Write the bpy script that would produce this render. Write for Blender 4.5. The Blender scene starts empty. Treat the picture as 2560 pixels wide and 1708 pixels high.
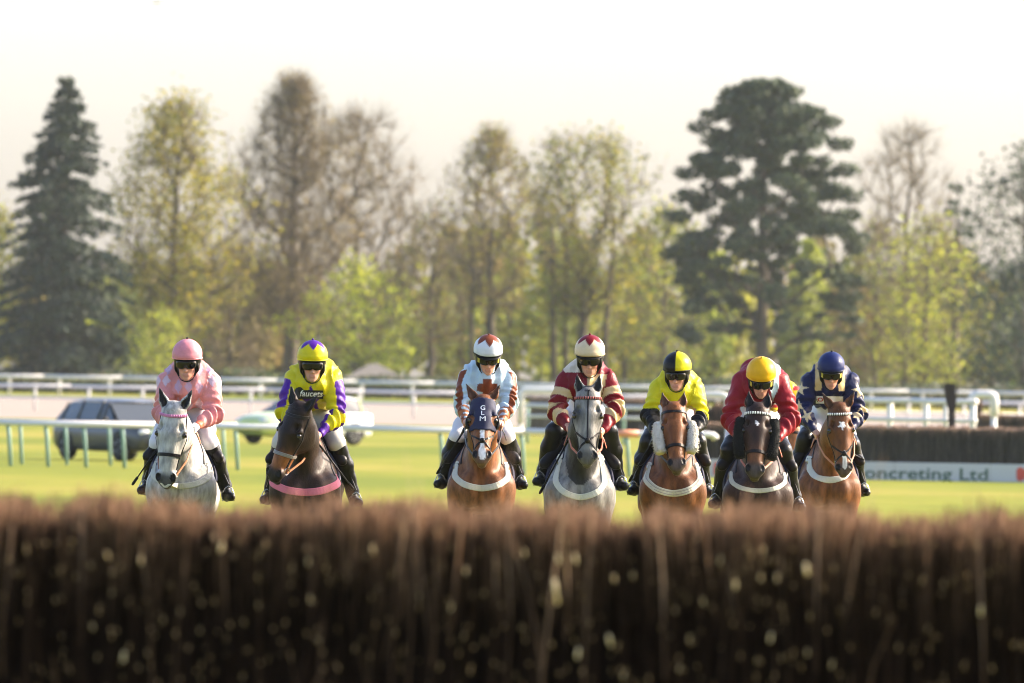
# Horses and riders cantering up to a birch steeplechase fence, seen through a long lens.
import bpy, math, random
import numpy as np
from mathutils import Vector, Matrix
from mathutils.bvhtree import BVHTree

SC = bpy.context.scene
COL = SC.collection
R = math.radians

# ------------------------------------------------------------------ camera
CAM_H = 1.93
cam_d = bpy.data.cameras.new("camera")
cam = bpy.data.objects.new("camera", cam_d)
COL.objects.link(cam)
cam_d.lens = 400.0
cam_d.sensor_width = 36.0
cam_d.clip_start = 1.0
cam_d.clip_end = 20000.0
cam.matrix_world = (Matrix.Translation((0, 0, CAM_H)) @ Matrix.Rotation(R(90 + 0.2337), 4, 'X')
                    @ Matrix.Rotation(R(1.0), 4, 'Z'))
cam_d.dof.use_dof = True
cam_d.dof.focus_distance = 97.0
cam_d.dof.aperture_fstop = 6.3
SC.camera = cam

# ------------------------------------------------------------------ sky, sun, exposure
SUN_AZ, SUN_EL = R(70), R(28)          # azimuth clockwise from the view direction (+Y)
w = bpy.data.worlds.new("World")
SC.world = w
w.use_nodes = True
nt = w.node_tree
for n in list(nt.nodes):
    nt.nodes.remove(n)
sky = nt.nodes.new('ShaderNodeTexSky')
sky.sky_type = 'NISHITA'
sky.sun_disc = False
sky.sun_elevation = SUN_EL
sky.sun_rotation = SUN_AZ
sky.air_density = 0.7
sky.dust_density = 2.8
sky.ozone_density = 2.0
bg = nt.nodes.new('ShaderNodeBackground')
bg.inputs['Strength'].default_value = 0.13
wo = nt.nodes.new('ShaderNodeOutputWorld')
warm = nt.nodes.new('ShaderNodeMix'); warm.data_type = 'RGBA'; warm.blend_type = 'MULTIPLY'
warm.inputs['Factor'].default_value = 1.0
warm.inputs['B'].default_value = (1.0, .948, .928, 1)      # peachy evening air
nt.links.new(sky.outputs[0], warm.inputs['A'])
nt.links.new(warm.outputs['Result'], bg.inputs[0])
nt.links.new(bg.outputs[0], wo.inputs[0])

sun_d = bpy.data.lights.new("sun", 'SUN')
sun_d.energy = 3.3
sun_d.angle = R(0.6)
sun_d.color = (1.0, 0.86, 0.66)
sun = bpy.data.objects.new("sun", sun_d)
COL.objects.link(sun)
sv = Vector((math.sin(SUN_AZ) * math.cos(SUN_EL), math.cos(SUN_AZ) * math.cos(SUN_EL), math.sin(SUN_EL)))
sun.rotation_euler = sv.to_track_quat('Z', 'Y').to_euler()
sun.location = (60, 40, 60)

SC.view_settings.view_transform = 'Standard'
SC.view_settings.look = 'None'
SC.view_settings.exposure = 2.1
SC.view_settings.gamma = 1.0
SC.view_settings.use_curve_mapping = False
SC.cycles.use_denoising = True
SC.cycles.pixel_filter_type = 'BLACKMAN_HARRIS'
SC.cycles.filter_width = 1.0
SC.cycles.max_bounces = 6
SC.cycles.diffuse_bounces = 3
SC.cycles.glossy_bounces = 2
SC.cycles.transmission_bounces = 3
SC.cycles.volume_bounces = 1
SC.cycles.caustics_reflective = False
SC.cycles.caustics_refractive = False

# ------------------------------------------------------------------ helpers
FP = 28444.0                            # focal length in photograph pixels
def px(x, Y):
    """sideways place, in metres, of something seen at column x when it stands Y metres away"""
    return (x - 1280.0) * Y / FP

def tag(o, label=None, cat=None, group=None, kind=None):
    if label: o['label'] = label
    if cat: o['category'] = cat
    if group: o['group'] = group
    if kind: o['kind'] = kind
    return o

def empty(name, loc=(0, 0, 0), rz=0.0):
    o = bpy.data.objects.new(name, None)
    COL.objects.link(o)
    o.location = loc
    o.rotation_euler = (0, 0, rz)
    o.empty_display_size = 0.2
    return o

def mesh_data(name, V, Fc, smooth=True, cols=None):
    me = bpy.data.meshes.new(name)
    V = np.asarray(V, dtype=np.float32)
    if isinstance(Fc, np.ndarray):
        k = Fc.shape[1]
        me.vertices.add(len(V)); me.vertices.foreach_set('co', V.ravel())
        me.loops.add(Fc.size); me.loops.foreach_set('vertex_index', Fc.astype(np.int32).ravel())
        me.polygons.add(len(Fc))
        me.polygons.foreach_set('loop_start', np.arange(0, Fc.size, k, dtype=np.int32))
        me.update(calc_edges=True)
    else:
        me.from_pydata([tuple(map(float, v)) for v in V], [], Fc)
        me.update()
    me.polygons.foreach_set('use_smooth', np.full(len(me.polygons), bool(smooth)))
    if cols is not None:
        ca = me.color_attributes.new('Col', 'FLOAT_COLOR', 'POINT')
        c4 = np.ones((len(V), 4), dtype=np.float32); c4[:, :3] = cols
        ca.data.foreach_set('color', c4.ravel())
    return me

def add(name, me, mat=None, parent=None):
    o = bpy.data.objects.new(name, me)
    COL.objects.link(o)
    if mat is not None:
        if len(me.materials) == 0:
            for m in (mat if isinstance(mat, (list, tuple)) else [mat]):
                me.materials.append(m)
    if parent is not None:
        o.parent = parent
    return o

def nrm(v):
    v = np.asarray(v, float)
    return v / (np.linalg.norm(v) + 1e-12)

class MB:
    """collects shapes, then links them as one mesh object"""
    def __init__(s):
        s.v = []; s.f = []
    def box(s, c, d, rz=0.0, ry=0.0, bev=0.0):
        cx, cy, cz = c; dx, dy, dz = [q / 2 for q in d]
        ca, sa = math.cos(rz), math.sin(rz); cb, sb = math.cos(ry), math.sin(ry)
        def T(x, y, z):
            x, z = cb * x + sb * z, -sb * x + cb * z
            return (cx + ca * x - sa * y, cy + sa * x + ca * y, cz + z)
        n = len(s.v)
        if bev <= 0:
            for z in (-dz, dz):
                for x, y in ((-dx, -dy), (dx, -dy), (dx, dy), (-dx, dy)):
                    s.v.append(T(x, y, z))
            s.f += [(n, n+3, n+2, n+1), (n+4, n+5, n+6, n+7)]
            for i in range(4):
                j = (i + 1) % 4
                s.f.append((n+i, n+j, n+4+j, n+4+i))
        else:
            b = min(bev, dx*.9, dy*.9, dz*.9)
            rings = [(dx-b, dy-b, -dz), (dx, dy, -dz+b), (dx, dy, dz-b), (dx-b, dy-b, dz)]
            for (ex, ey, z) in rings:
                bb = b if ex == dx else b * .5
                for x, y in ((-ex+bb, -ey), (ex-bb, -ey), (ex, -ey+bb), (ex, ey-bb), (ex-bb, ey), (-ex+bb, ey), (-ex, ey-bb), (-ex, -ey+bb)):
                    s.v.append(T(x, y, z))
            s.f.append(tuple(n+7-i for i in range(8)))
            s.f.append(tuple(n+24+i for i in range(8)))
            for r in range(3):
                for i in range(8):
                    j = (i+1) % 8
                    s.f.append((n+r*8+i, n+r*8+j, n+r*8+8+j, n+r*8+8+i))
        return s
    def tube(s, pts, rad, sides=8, cap=True, flat=None, closed=False):
        """pts polyline; rad number or list; flat=(dir, factor) squashes the section"""
        P = [np.asarray(p, float) for p in pts]; m = len(P)
        rr = [rad] * m if isinstance(rad, (int, float)) else list(rad)
        n0 = len(s.v)
        up = None
        for i in range(m):
            if closed: t = P[(i+1) % m] - P[i-1]
            else: t = P[min(i+1, m-1)] - P[max(i-1, 0)]
            t = nrm(t)
            if up is None:
                a = np.array([0, 0, 1.0]) if abs(t[2]) < .9 else np.array([1.0, 0, 0])
                up = nrm(np.cross(np.cross(t, a), t))
            up = nrm(up - t * np.dot(up, t))
            sd = np.cross(t, up)
            for k in range(sides):
                a = 2 * math.pi * k / sides
                o = (sd * math.cos(a) + up * math.sin(a)) * rr[i]
                if flat is not None:
                    fd = np.asarray(flat[0], float)
                    o = o + fd * np.dot(o, fd) * (flat[1] - 1)
                s.v.append(tuple(P[i] + o))
        for i in range(m if closed else m - 1):
            i2 = (i + 1) % m
            for k in range(sides):
                k2 = (k+1) % sides
                s.f.append((n0+i*sides+k, n0+i*sides+k2, n0+i2*sides+k2, n0+i2*sides+k))
        if cap and not closed:
            s.f.append(tuple(n0 + sides - 1 - k for k in range(sides)))
            s.f.append(tuple(n0 + (m-1)*sides + k for k in range(sides)))
        return s
    def lathe(s, prof, c=(0, 0, 0), axis='Z', n=16):
        n0 = len(s.v); m = len(prof)
        for r, h in prof:
            for k in range(n):
                a = 2*math.pi*k/n
                x, y = r*math.cos(a), r*math.sin(a)
                p = (x, y, h) if axis == 'Z' else ((h, x, y) if axis == 'X' else (y, h, x))
                s.v.append((c[0]+p[0], c[1]+p[1], c[2]+p[2]))
        for i in range(m-1):
            for k in range(n):
                k2 = (k+1) % n
                s.f.append((n0+i*n+k, n0+i*n+k2, n0+(i+1)*n+k2, n0+(i+1)*n+k))
        s.f.append(tuple(n0+n-1-k for k in range(n)))
        s.f.append(tuple(n0+(m-1)*n+k for k in range(n)))
        return s
    def poly_prism(s, outline, y0, y1):
        """outline in x,z extruded in y"""
        n0 = len(s.v); m = len(outline)
        for y in (y0, y1):
            for x, z in outline: s.v.append((x, y, z))
        s.f.append(tuple(n0+i for i in range(m))); s.f.append(tuple(n0+2*m-1-i for i in range(m)))
        for i in range(m):
            j = (i+1) % m
            s.f.append((n0+j, n0+i, n0+m+i, n0+m+j))
        return s
    def build(s, name, mat, parent=None, smooth=False):
        return add(name, mesh_data(name, np.array(s.v), s.f, smooth), mat, parent)

def ribbon_mesh(P, N, wd, th, closed=False):
    """strap: points P with surface normals N, width wd, thickness th"""
    P = np.asarray(P, float); N = np.asarray(N, float); m = len(P)
    V = []; Fc = []
    for i in range(m):
        t = nrm(P[(i+1) % m] - P[i-1]) if closed else nrm(P[min(i+1, m-1)] - P[max(i-1, 0)])
        n = nrm(N[i] - t * np.dot(N[i], t)); sd = np.cross(t, n)
        for a, b in ((-1, 0), (-.8, 1), (.8, 1), (1, 0)):
            V.append(P[i] + sd * wd/2 * a + n * th * b)
    for i in range(m if closed else m-1):
        j = (i+1) % m
        for k in range(4):
            k2 = (k+1) % 4
            Fc.append((i*4+k, i*4+k2, j*4+k2, j*4+k))
    if not closed:
        Fc.append((3, 2, 1, 0)); Fc.append((m*4-4, m*4-3, m*4-2, m*4-1))
    return np.array(V), Fc

# ------------------------------------------------------------------ materials
def base_mat(name):
    m = bpy.data.materials.new(name); m.use_nodes = True
    t = m.node_tree
    return m, t, t.nodes['Principled BSDF']

def mat_plain(name, col, rough=.6, metal=0.0, var=.12, scale=6.0, spec=.4, bump=0.0, bscale=40.0, coat=0.0):
    m, t, b = base_mat(name)
    tc = t.nodes.new('ShaderNodeTexCoord')
    no = t.nodes.new('ShaderNodeTexNoise'); no.inputs['Scale'].default_value = scale; no.inputs['Detail'].default_value = 5
    t.links.new(tc.outputs['Object'], no.inputs['Vector'])
    mx = t.nodes.new('ShaderNodeMix'); mx.data_type = 'RGBA'
    mx.inputs['A'].default_value = (*[c*(1-var) for c in col], 1)
    mx.inputs['B'].default_value = (*[min(1, c*(1+var)) for c in col], 1)
    t.links.new(no.outputs['Fac'], mx.inputs['Factor'])
    t.links.new(mx.outputs['Result'], b.inputs['Base Color'])
    b.inputs['Roughness'].default_value = rough
    b.inputs['Metallic'].default_value = metal
    b.inputs['Specular IOR Level'].default_value = spec
    b.inputs['Coat Weight'].default_value = coat
    if bump:
        n2 = t.nodes.new('ShaderNodeTexNoise'); n2.inputs['Scale'].default_value = bscale; n2.inputs['Detail'].default_value = 4
        t.links.new(tc.outputs['Object'], n2.inputs['Vector'])
        bp = t.nodes.new('ShaderNodeBump'); bp.inputs['Strength'].default_value = bump; bp.inputs['Distance'].default_value = .01
        t.links.new(n2.outputs['Fac'], bp.inputs['Height']); t.links.new(bp.outputs[0], b.inputs['Normal'])
    return m

def mat_attr(name, rough=.5, var=.15, scale=30.0, spec=.4, bump=.3, bscale=60.0, stretch=(1, 1, 1), sheen=0.0, aniso=None):
    m, t, b = base_mat(name)
    at = t.nodes.new('ShaderNodeAttribute'); at.attribute_name = 'Col'
    tc = t.nodes.new('ShaderNodeTexCoord')
    mp = t.nodes.new('ShaderNodeMapping'); mp.inputs['Scale'].default_value = stretch
    t.links.new(tc.outputs['Object'], mp.inputs['Vector'])
    no = t.nodes.new('ShaderNodeTexNoise'); no.inputs['Scale'].default_value = scale; no.inputs['Detail'].default_value = 6
    t.links.new(mp.outputs[0], no.inputs['Vector'])
    mr = t.nodes.new('ShaderNodeMapRange'); mr.inputs['To Min'].default_value = 1-var; mr.inputs['To Max'].default_value = 1+var
    mr.inputs['From Min'].default_value = .3; mr.inputs['From Max'].default_value = .7
    t.links.new(no.outputs['Fac'], mr.inputs['Value'])
    vm = t.nodes.new('ShaderNodeVectorMath'); vm.operation = 'SCALE'
    t.links.new(at.outputs['Color'], vm.inputs[0]); t.links.new(mr.outputs[0], vm.inputs['Scale'])
    t.links.new(vm.outputs[0], b.inputs['Base Color'])
    b.inputs['Roughness'].default_value = rough
    b.inputs['Specular IOR Level'].default_value = spec
    b.inputs['Sheen Weight'].default_value = sheen
    n2 = t.nodes.new('ShaderNodeTexNoise'); n2.inputs['Scale'].default_value = bscale; n2.inputs['Detail'].default_value = 4
    t.links.new(mp.outputs[0], n2.inputs['Vector'])
    bp = t.nodes.new('ShaderNodeBump'); bp.inputs['Strength'].default_value = bump; bp.inputs['Distance'].default_value = .01
    t.links.new(n2.outputs['Fac'], bp.inputs['Height']); t.links.new(bp.outputs[0], b.inputs['Normal'])
    return m

def mat_leaf(name, transl=.45, rough=.6):
    """leaves: colour attribute, light shining through"""
    m, t, b = base_mat(name)
    at = t.nodes.new('ShaderNodeAttribute'); at.attribute_name = 'Col'
    t.links.new(at.outputs['Color'], b.inputs['Base Color'])
    b.inputs['Roughness'].default_value = rough
    b.inputs['Specular IOR Level'].default_value = .25
    tr = t.nodes.new('ShaderNodeBsdfTranslucent')
    t.links.new(at.outputs['Color'], tr.inputs['Color'])
    mx = t.nodes.new('ShaderNodeMixShader'); mx.inputs[0].default_value = transl
    t.links.new(b.outputs[0], mx.inputs[1]); t.links.new(tr.outputs[0], mx.inputs[2])
    t.links.new(mx.outputs[0], t.nodes['Material Output'].inputs['Surface'])
    return m

# ------------------------------------------------------------------ smooth-union solids
class Solid:
    """rounded cones and ellipsoids melted into one continuous surface"""
    def __init__(s):
        s.p = []
    def cone(s, a, b, ra, rb, t=0, k=.04, flat=None, sub=False):
        a = np.asarray(a, float); b = np.asarray(b, float)
        if flat is not None: flat = (nrm(flat[0]), flat[1])
        m = max(ra, rb) * (max(1, flat[1]) if flat else 1)
        s.p.append(('c', a, b, ra, rb, t, k, flat, sub, np.minimum(a, b)-m, np.maximum(a, b)+m)); return s
    def ell(s, c, r, t=0, k=.04, rot=None, sub=False):
        c = np.asarray(c, float); r = np.asarray(r, float)
        m = max(r) if rot is not None else r
        s.p.append(('e', c, r, rot, None, t, k, None, sub, c-m, c+m)); return s
    def dist(s, q, X, Y, Z):
        if q[0] == 'c':
            _, a, b, ra, rb, _, _, flat, _, _, _ = q
            d = b - a; L2 = float(d @ d) + 1e-12
            wx, wy, wz = X-a[0], Y-a[1], Z-a[2]
            h = np.clip((wx*d[0] + wy*d[1] + wz*d[2]) / L2, 0, 1)
            wx, wy, wz = wx-h*d[0], wy-h*d[1], wz-h*d[2]
            sc = 1.0
            if flat is not None:
                f, k = flat
                e = (wx*f[0]+wy*f[1]+wz*f[2]) * (1/k - 1)
                wx, wy, wz = wx+e*f[0], wy+e*f[1], wz+e*f[2]
                sc = min(1.0, k)
            return (np.sqrt(wx*wx+wy*wy+wz*wz) - (ra + (rb-ra)*h)) * sc
        _, c, r, rot = q[:4]
        wx, wy, wz = X-c[0], Y-c[1], Z-c[2]
        if rot is not None:
            M = rot
            wx, wy, wz = (M[0, 0]*wx+M[1, 0]*wy+M[2, 0]*wz, M[0, 1]*wx+M[1, 1]*wy+M[2, 1]*wz, M[0, 2]*wx+M[1, 2]*wy+M[2, 2]*wz)
        k0 = np.sqrt((wx/r[0])**2 + (wy/r[1])**2 + (wz/r[2])**2)
        k1 = np.sqrt((wx/r[0]**2)**2 + (wy/r[1]**2)**2 + (wz/r[2]**2)**2) + 1e-9
        return k0*(k0-1)/k1
    def mesh(s, vox, clip=None):
        pos = [q for q in s.p if not q[8]]
        lo = np.min([q[9] for q in pos], 0) - 3*vox - .02; hi = np.max([q[10] for q in pos], 0) + 3*vox + .02
        n = np.ceil((hi-lo)/vox).astype(int) + 1
        ax = [lo[i] + vox*np.arange(n[i]) for i in range(3)]
        D = np.full(n, 10.0, dtype=np.float32)
        for q in s.p:
            k = q[6]; mg = k + 3*vox
            i0 = np.maximum(0, np.floor((q[9]-mg-lo)/vox).astype(int)); i1 = np.minimum(n, np.ceil((q[10]+mg-lo)/vox).astype(int)+1)
            sl = tuple(slice(i0[i], i1[i]) for i in range(3))
            if any(i1[i] <= i0[i] for i in range(3)): continue
            d = s.dist(q, ax[0][sl[0]][:, None, None], ax[1][sl[1]][None, :, None], ax[2][sl[2]][None, None, :])
            a = D[sl]
            if q[8]:
                d = -d
                h = np.clip(k - np.abs(a-d), 0, k)/k
                D[sl] = np.maximum(a, d) + h*h*k*.25
            else:
                h = np.clip(k - np.abs(a-d), 0, k)/k
                D[sl] = np.minimum(a, d) - h*h*k*.25
        if clip is not None:
            D = np.maximum(D, clip(ax[0][:, None, None], ax[1][None, :, None], ax[2][None, None, :])).astype(np.float32)
        return surface_nets(D, lo, vox)
    def tags(s, V):
        best = np.full(len(V), 1e9); tg = np.zeros(len(V), int)
        for q in s.p:
            if q[8]: continue
            d = s.dist(q, V[:, 0], V[:, 1], V[:, 2])
            m = d < best
            best[m] = d[m]; tg[m] = q[5]
        return tg

def surface_nets(D, lo, vox):
    S = D < 0
    nx, ny, nz = D.shape
    c = np.zeros((nx-1, ny-1, nz-1), np.int8)
    for dx in (0, 1):
        for dy in (0, 1):
            for dz in (0, 1):
                c += S[dx:nx-1+dx, dy:ny-1+dy, dz:nz-1+dz]
    act = (c > 0) & (c < 8)
    I = np.argwhere(act)
    idx = np.full(act.shape, -1, np.int32); idx[act] = np.arange(len(I))
    cv = {}
    for dx in (0, 1):
        for dy in (0, 1):
            for dz in (0, 1):
                cv[(dx, dy, dz)] = D[I[:, 0]+dx, I[:, 1]+dy, I[:, 2]+dz]
    acc = np.zeros((len(I), 3)); cnt = np.zeros(len(I))
    corners = list(cv)
    for a in corners:
        for axs in range(3):
            if a[axs] == 0:
                b = list(a); b[axs] = 1; b = tuple(b)
                va, vb = cv[a], cv[b]
                m = (va < 0) != (vb < 0)
                t = np.where(m, va/np.where(m, va-vb, 1), 0)
                for q in range(3):
                    acc[:, q] += np.where(m, a[q] + (t if q == axs else 0), 0)
                cnt += m
    V = lo + vox*(I + acc/np.maximum(cnt, 1)[:, None])
    quads = []
    for axs in range(3):
        A = [slice(None)]*3; B = [slice(None)]*3
        A[axs] = slice(0, -1); B[axs] = slice(1, None)
        sa, sb = S[tuple(A)], S[tuple(B)]
        E = np.argwhere(sa != sb)
        u, v = (axs+1) % 3, (axs+2) % 3
        lim = [nx-1, ny-1, nz-1]
        E = E[(E[:, u] > 0) & (E[:, v] > 0) & (E[:, u] < lim[u]) & (E[:, v] < lim[v])]
        def cell(du, dv):
            q = E.copy(); q[:, u] -= du; q[:, v] -= dv
            return idx[q[:, 0], q[:, 1], q[:, 2]]
        Q = np.stack([cell(1, 1), cell(0, 1), cell(0, 0), cell(1, 0)], 1)
        inside = S[E[:, 0], E[:, 1], E[:, 2]]
        Q[~inside] = Q[~inside][:, ::-1]
        quads.append(Q)
    Q = np.concatenate(quads)
    Q = Q[(Q >= 0).all(1)]
    # one light relaxation pass
    for _ in range(2):
        s1 = np.zeros_like(V); c1 = np.zeros(len(V))
        for i in range(4):
            j = (i+1) % 4
            np.add.at(s1, Q[:, i], V[Q[:, j]]); np.add.at(c1, Q[:, i], 1)
            np.add.at(s1, Q[:, j], V[Q[:, i]]); np.add.at(c1, Q[:, j], 1)
        V = V*.55 + .45*s1/np.maximum(c1, 1)[:, None]
    return V, Q

def vnormals(V, Q):
    n = np.cross(V[Q[:, 2]]-V[Q[:, 0]], V[Q[:, 3]]-V[Q[:, 1]])
    N = np.zeros_like(V)
    for i in range(4): np.add.at(N, Q[:, i], n)
    return N/(np.linalg.norm(N, axis=1, keepdims=True)+1e-12)

def sines(P, seed, f, n=5):
    """cheap smooth pseudo noise, about -1..1"""
    r = np.random.RandomState(seed); o = np.zeros(len(P))
    for _ in range(n):
        k = r.normal(size=3); k /= np.linalg.norm(k)
        o += np.sin(P @ (k*f*(.6+r.rand()*.9)) + r.rand()*6.28)
    return o/n*1.4

def submesh(V, Q, mask, off, N=None):
    """part of a surface, lifted off it and given thickness"""
    if N is None: N = vnormals(V, Q)
    fm = mask[Q].all(1)
    q = Q[fm]; u, inv = np.unique(q, return_inverse=True); q = inv.reshape(q.shape)
    A = V[u] + N[u]*off; B = V[u] + N[u]*.001
    n = len(u)
    e = {}
    for f in q:
        for i in range(4):
            a, b = int(f[i]), int(f[(i+1) % 4])
            if (b, a) in e: e[(b, a)] = 0
            else: e[(a, b)] = 1
    rim = np.array([(b, a, a+n, b+n) for (a, b), k in e.items() if k], dtype=np.int64).reshape(-1, 4)
    return np.concatenate([A, B]), np.concatenate([q, rim]), u

def star5(u, v, rad, ri=.42):
    r = np.hypot(u, v); a = np.mod(np.arctan2(u, v), 2*math.pi/5)
    a = np.minimum(a, 2*math.pi/5 - a)
    edge = rad*ri*math.sin(math.pi/5)/(np.sin(a) + ri*np.sin(math.pi/5-a))
    return r < edge
# ================================================================== the ground
GY = [-1000, 400, 450, 500, 560, 620, 700, 800, 5000]
GZ = [0, 0, .22, .52, .78, 1.12, 1.6, 1.95, 2.05]
def gz(y):
    return float(np.interp(y, GY, GZ))

def ground_mat():
    m, t, b = base_mat("racecourse_turf")
    tc = t.nodes.new('ShaderNodeTexCoord')
    def noise(sc, det, stretch=(1, 1, 1)):
        mp = t.nodes.new('ShaderNodeMapping'); mp.inputs['Scale'].default_value = stretch
        t.links.new(tc.outputs['Object'], mp.inputs['Vector'])
        n = t.nodes.new('ShaderNodeTexNoise'); n.inputs['Scale'].default_value = sc; n.inputs['Detail'].default_value = det
        t.links.new(mp.outputs[0], n.inputs['Vector']); return n
    n1 = noise(.10, 6, (1, .25, 1)); n2 = noise(1.6, 5, (1, .3, 1)); n3 = noise(.03, 3, (1, .3, 1))
    cr = t.nodes.new('ShaderNodeValToRGB')
    cr.color_ramp.elements[0].position = .42; cr.color_ramp.elements[0].color = (.118, .142, .010, 1)
    cr.color_ramp.elements[1].position = .58; cr.color_ramp.elements[1].color = (.225, .200, .030, 1)
    e = cr.color_ramp.elements.new(.5); e.color = (.170, .178, .015, 1)
    ad = t.nodes.new('ShaderNodeMath'); ad.operation = 'MULTIPLY_ADD'; ad.inputs[1].default_value = .55; 
    t.links.new(n1.outputs['Fac'], ad.inputs[0])
    a2 = t.nodes.new('ShaderNodeMath'); a2.operation = 'MULTIPLY'; a2.inputs[1].default_value = .45
    t.links.new(n3.outputs['Fac'], a2.inputs[0]); t.links.new(a2.outputs[0], ad.inputs[2])
    t.links.new(ad.outputs[0], cr.inputs['Fac'])
    mr = t.nodes.new('ShaderNodeMapRange'); mr.inputs['To Min'].default_value = .82; mr.inputs['To Max'].default_value = 1.18
    t.links.new(n2.outputs['Fac'], mr.inputs['Value'])
    vm = t.nodes.new('ShaderNodeVectorMath'); vm.operation = 'SCALE'
    t.links.new(cr.outputs[0], vm.inputs[0]); t.links.new(mr.outputs[0], vm.inputs['Scale'])
    t.links.new(vm.outputs[0], b.inputs['Base Color'])
    b.inputs['Roughness'].default_value = .9; b.inputs['Specular IOR Level'].default_value = .1
    
    bp = t.nodes.new('ShaderNodeBump'); bp.inputs['Strength'].default_value = .5; bp.inputs['Distance'].default_value = .05
    n4 = noise(9, 4)
    t.links.new(n4.outputs['Fac'], bp.inputs['Height']); t.links.new(bp.outputs[0], b.inputs['Normal'])
    return m

def sheet(name, x0, x1, ys, zoff, mat, nx=24):
    xs = np.linspace(x0, x1, nx); V = []; Fc = []
    for y in ys:
        for x in xs: V.append((x, y, gz(y) + zoff))
    for j in range(len(ys)-1):
        for i in range(nx-1):
            a = j*nx+i; Fc.append((a, a+1, a+nx+1, a+nx))
    return add(name, mesh_data(name, np.array(V), Fc, True), mat)

tag(sheet("ground", -1150, 1150, [-180, -60, 0, 60, 120, 180, 240, 300, 350, 400, 425, 450, 475, 500, 530, 560, 590, 620, 660, 700, 750, 800, 900, 1200, 1600, 2100], 0, ground_mat(), 30), kind='structure')
M_sand = mat_plain("pale_sand", (.27, .225, .19), .95, var=.12, scale=.3, spec=.1)
tag(sheet("sand_track", -300, 300, [468, 480, 490, 500, 515, 530, 545, 560, 575, 590, 605], .004, M_sand, 12), kind='structure')

# ================================================================== birch brush
M_brush = mat_attr("birch_brush", .85, .25, 20, .05, .2, 80)
M_cut = mat_plain("bright_glint_wood", (.88, .70, .40), .5, var=.12, scale=30, spec=.5)  # cut wood tones are graded by how brightly each stub should glint

M_cut1 = mat_plain("mid_glint_wood", (.66, .49, .26), .5, var=.2, scale=30, spec=.5)
M_cut3 = mat_plain("dim_glint_wood", (.40, .28, .14), .5, var=.3, scale=30, spec=.5)
M_cut2 = mat_plain("glint_cut_ends", (.42, .27, .13), .5, var=.6, scale=9, spec=.5)

def twigs(n, x0, x1, y0, y1, zlo, ztop, rmin, rmax, seed, colA, colB, tipcol, lean=.05, sides=4, front_bias=0.0, slope=0.0, zj=.05):
    """upright birch sprays, every one a tapered, slightly bent prism"""
    r = np.random.RandomState(seed)
    x = r.uniform(x0, x1, n); u = r.rand(n)**(1+front_bias); y = y0 + (y1-y0)*u
    h = ztop + r.normal(0, zj, n) - slope*(1-u) + zj*.9*(np.sin(x*9+1.3*np.sin(x*4.1))+np.sin(x*23.0+2))
    zb = zlo + r.rand(n)*np.maximum(.02, (h-zlo)*.55)*(r.rand(n) < .7)
    rad = rmin + (rmax-rmin)*r.rand(n)**2
    S = 4
    ph = r.rand(n)*6.28; bend = r.normal(0, lean, (n, 2))
    V = np.zeros((n, S, sides, 3)); C = np.zeros((n, S, sides, 3))
    mixv = r.rand(n)[:, None]
    base = np.array(colA)*(1-mixv) + np.array(colB)*mixv
    for s in range(S):
        f = s/(S-1)
        z = zb + (h-zb)*f
        cx = x + bend[:, 0]*f*f + r.normal(0, .004, n); cy = y + bend[:, 1]*f*f
        rr = rad*(1-.5*f)
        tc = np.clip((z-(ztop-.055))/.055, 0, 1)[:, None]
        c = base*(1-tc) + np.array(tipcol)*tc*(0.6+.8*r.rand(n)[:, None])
        for k in range(sides):
            a = ph + 6.2832*k/sides
            V[:, s, k, 0] = cx + rr*np.cos(a); V[:, s, k, 1] = cy + rr*np.sin(a); V[:, s, k, 2] = z
            C[:, s, k] = c
    idx = np.arange(n*S*sides).reshape(n, S, sides)
    Q = []
    for s in range(S-1):
        for k in range(sides):
            k2 = (k+1) % sides
            Q.append(np.stack([idx[:, s, k], idx[:, s, k2], idx[:, s+1, k2], idx[:, s+1, k]], 1))
    return V.reshape(-1, 3), np.concatenate(Q), C.reshape(-1, 3)

# ---- the near fence, close to the lens and out of focus
NF_Y = 37.6
nf = empty("birch_fence", (0, NF_Y, 0))
tag(nf, "big dark brown birch brush fence across the whole foreground, out of focus", "fence")
V, Q, C = twigs(13000, -2.6, 2.6, 0, .8, .3, 1.505, .003, .010, 5, (.0022, .0012, .0008), (.020, .0105, .0065), (.25, .145, .085), .055, 4, .25, .02, .024)  # pale tip colour stands in for sun coming through the top
tag(add("brush", mesh_data("brush", V, Q, True, C), M_brush, nf), "tightly packed dark birch twigs with tips coloured as if sunlit", kind='stuff')
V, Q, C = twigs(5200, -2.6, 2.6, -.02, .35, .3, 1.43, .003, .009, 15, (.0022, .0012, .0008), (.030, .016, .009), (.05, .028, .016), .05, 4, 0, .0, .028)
tag(add("brush_face", mesh_data("brush_face", V, Q, True, C), M_brush, nf), "darker twigs packed in the face of the fence", kind='stuff')
# wispy tips over the top line, backlight put into their pale colour
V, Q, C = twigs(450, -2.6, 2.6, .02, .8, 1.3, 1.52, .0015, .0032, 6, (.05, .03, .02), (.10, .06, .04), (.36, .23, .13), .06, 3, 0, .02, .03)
tag(add("brush_tips", mesh_data("brush_tips", V, Q, True, C), M_brush, nf), "thin twig tips along the top, coloured as if sunlit", kind='stuff')
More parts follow.
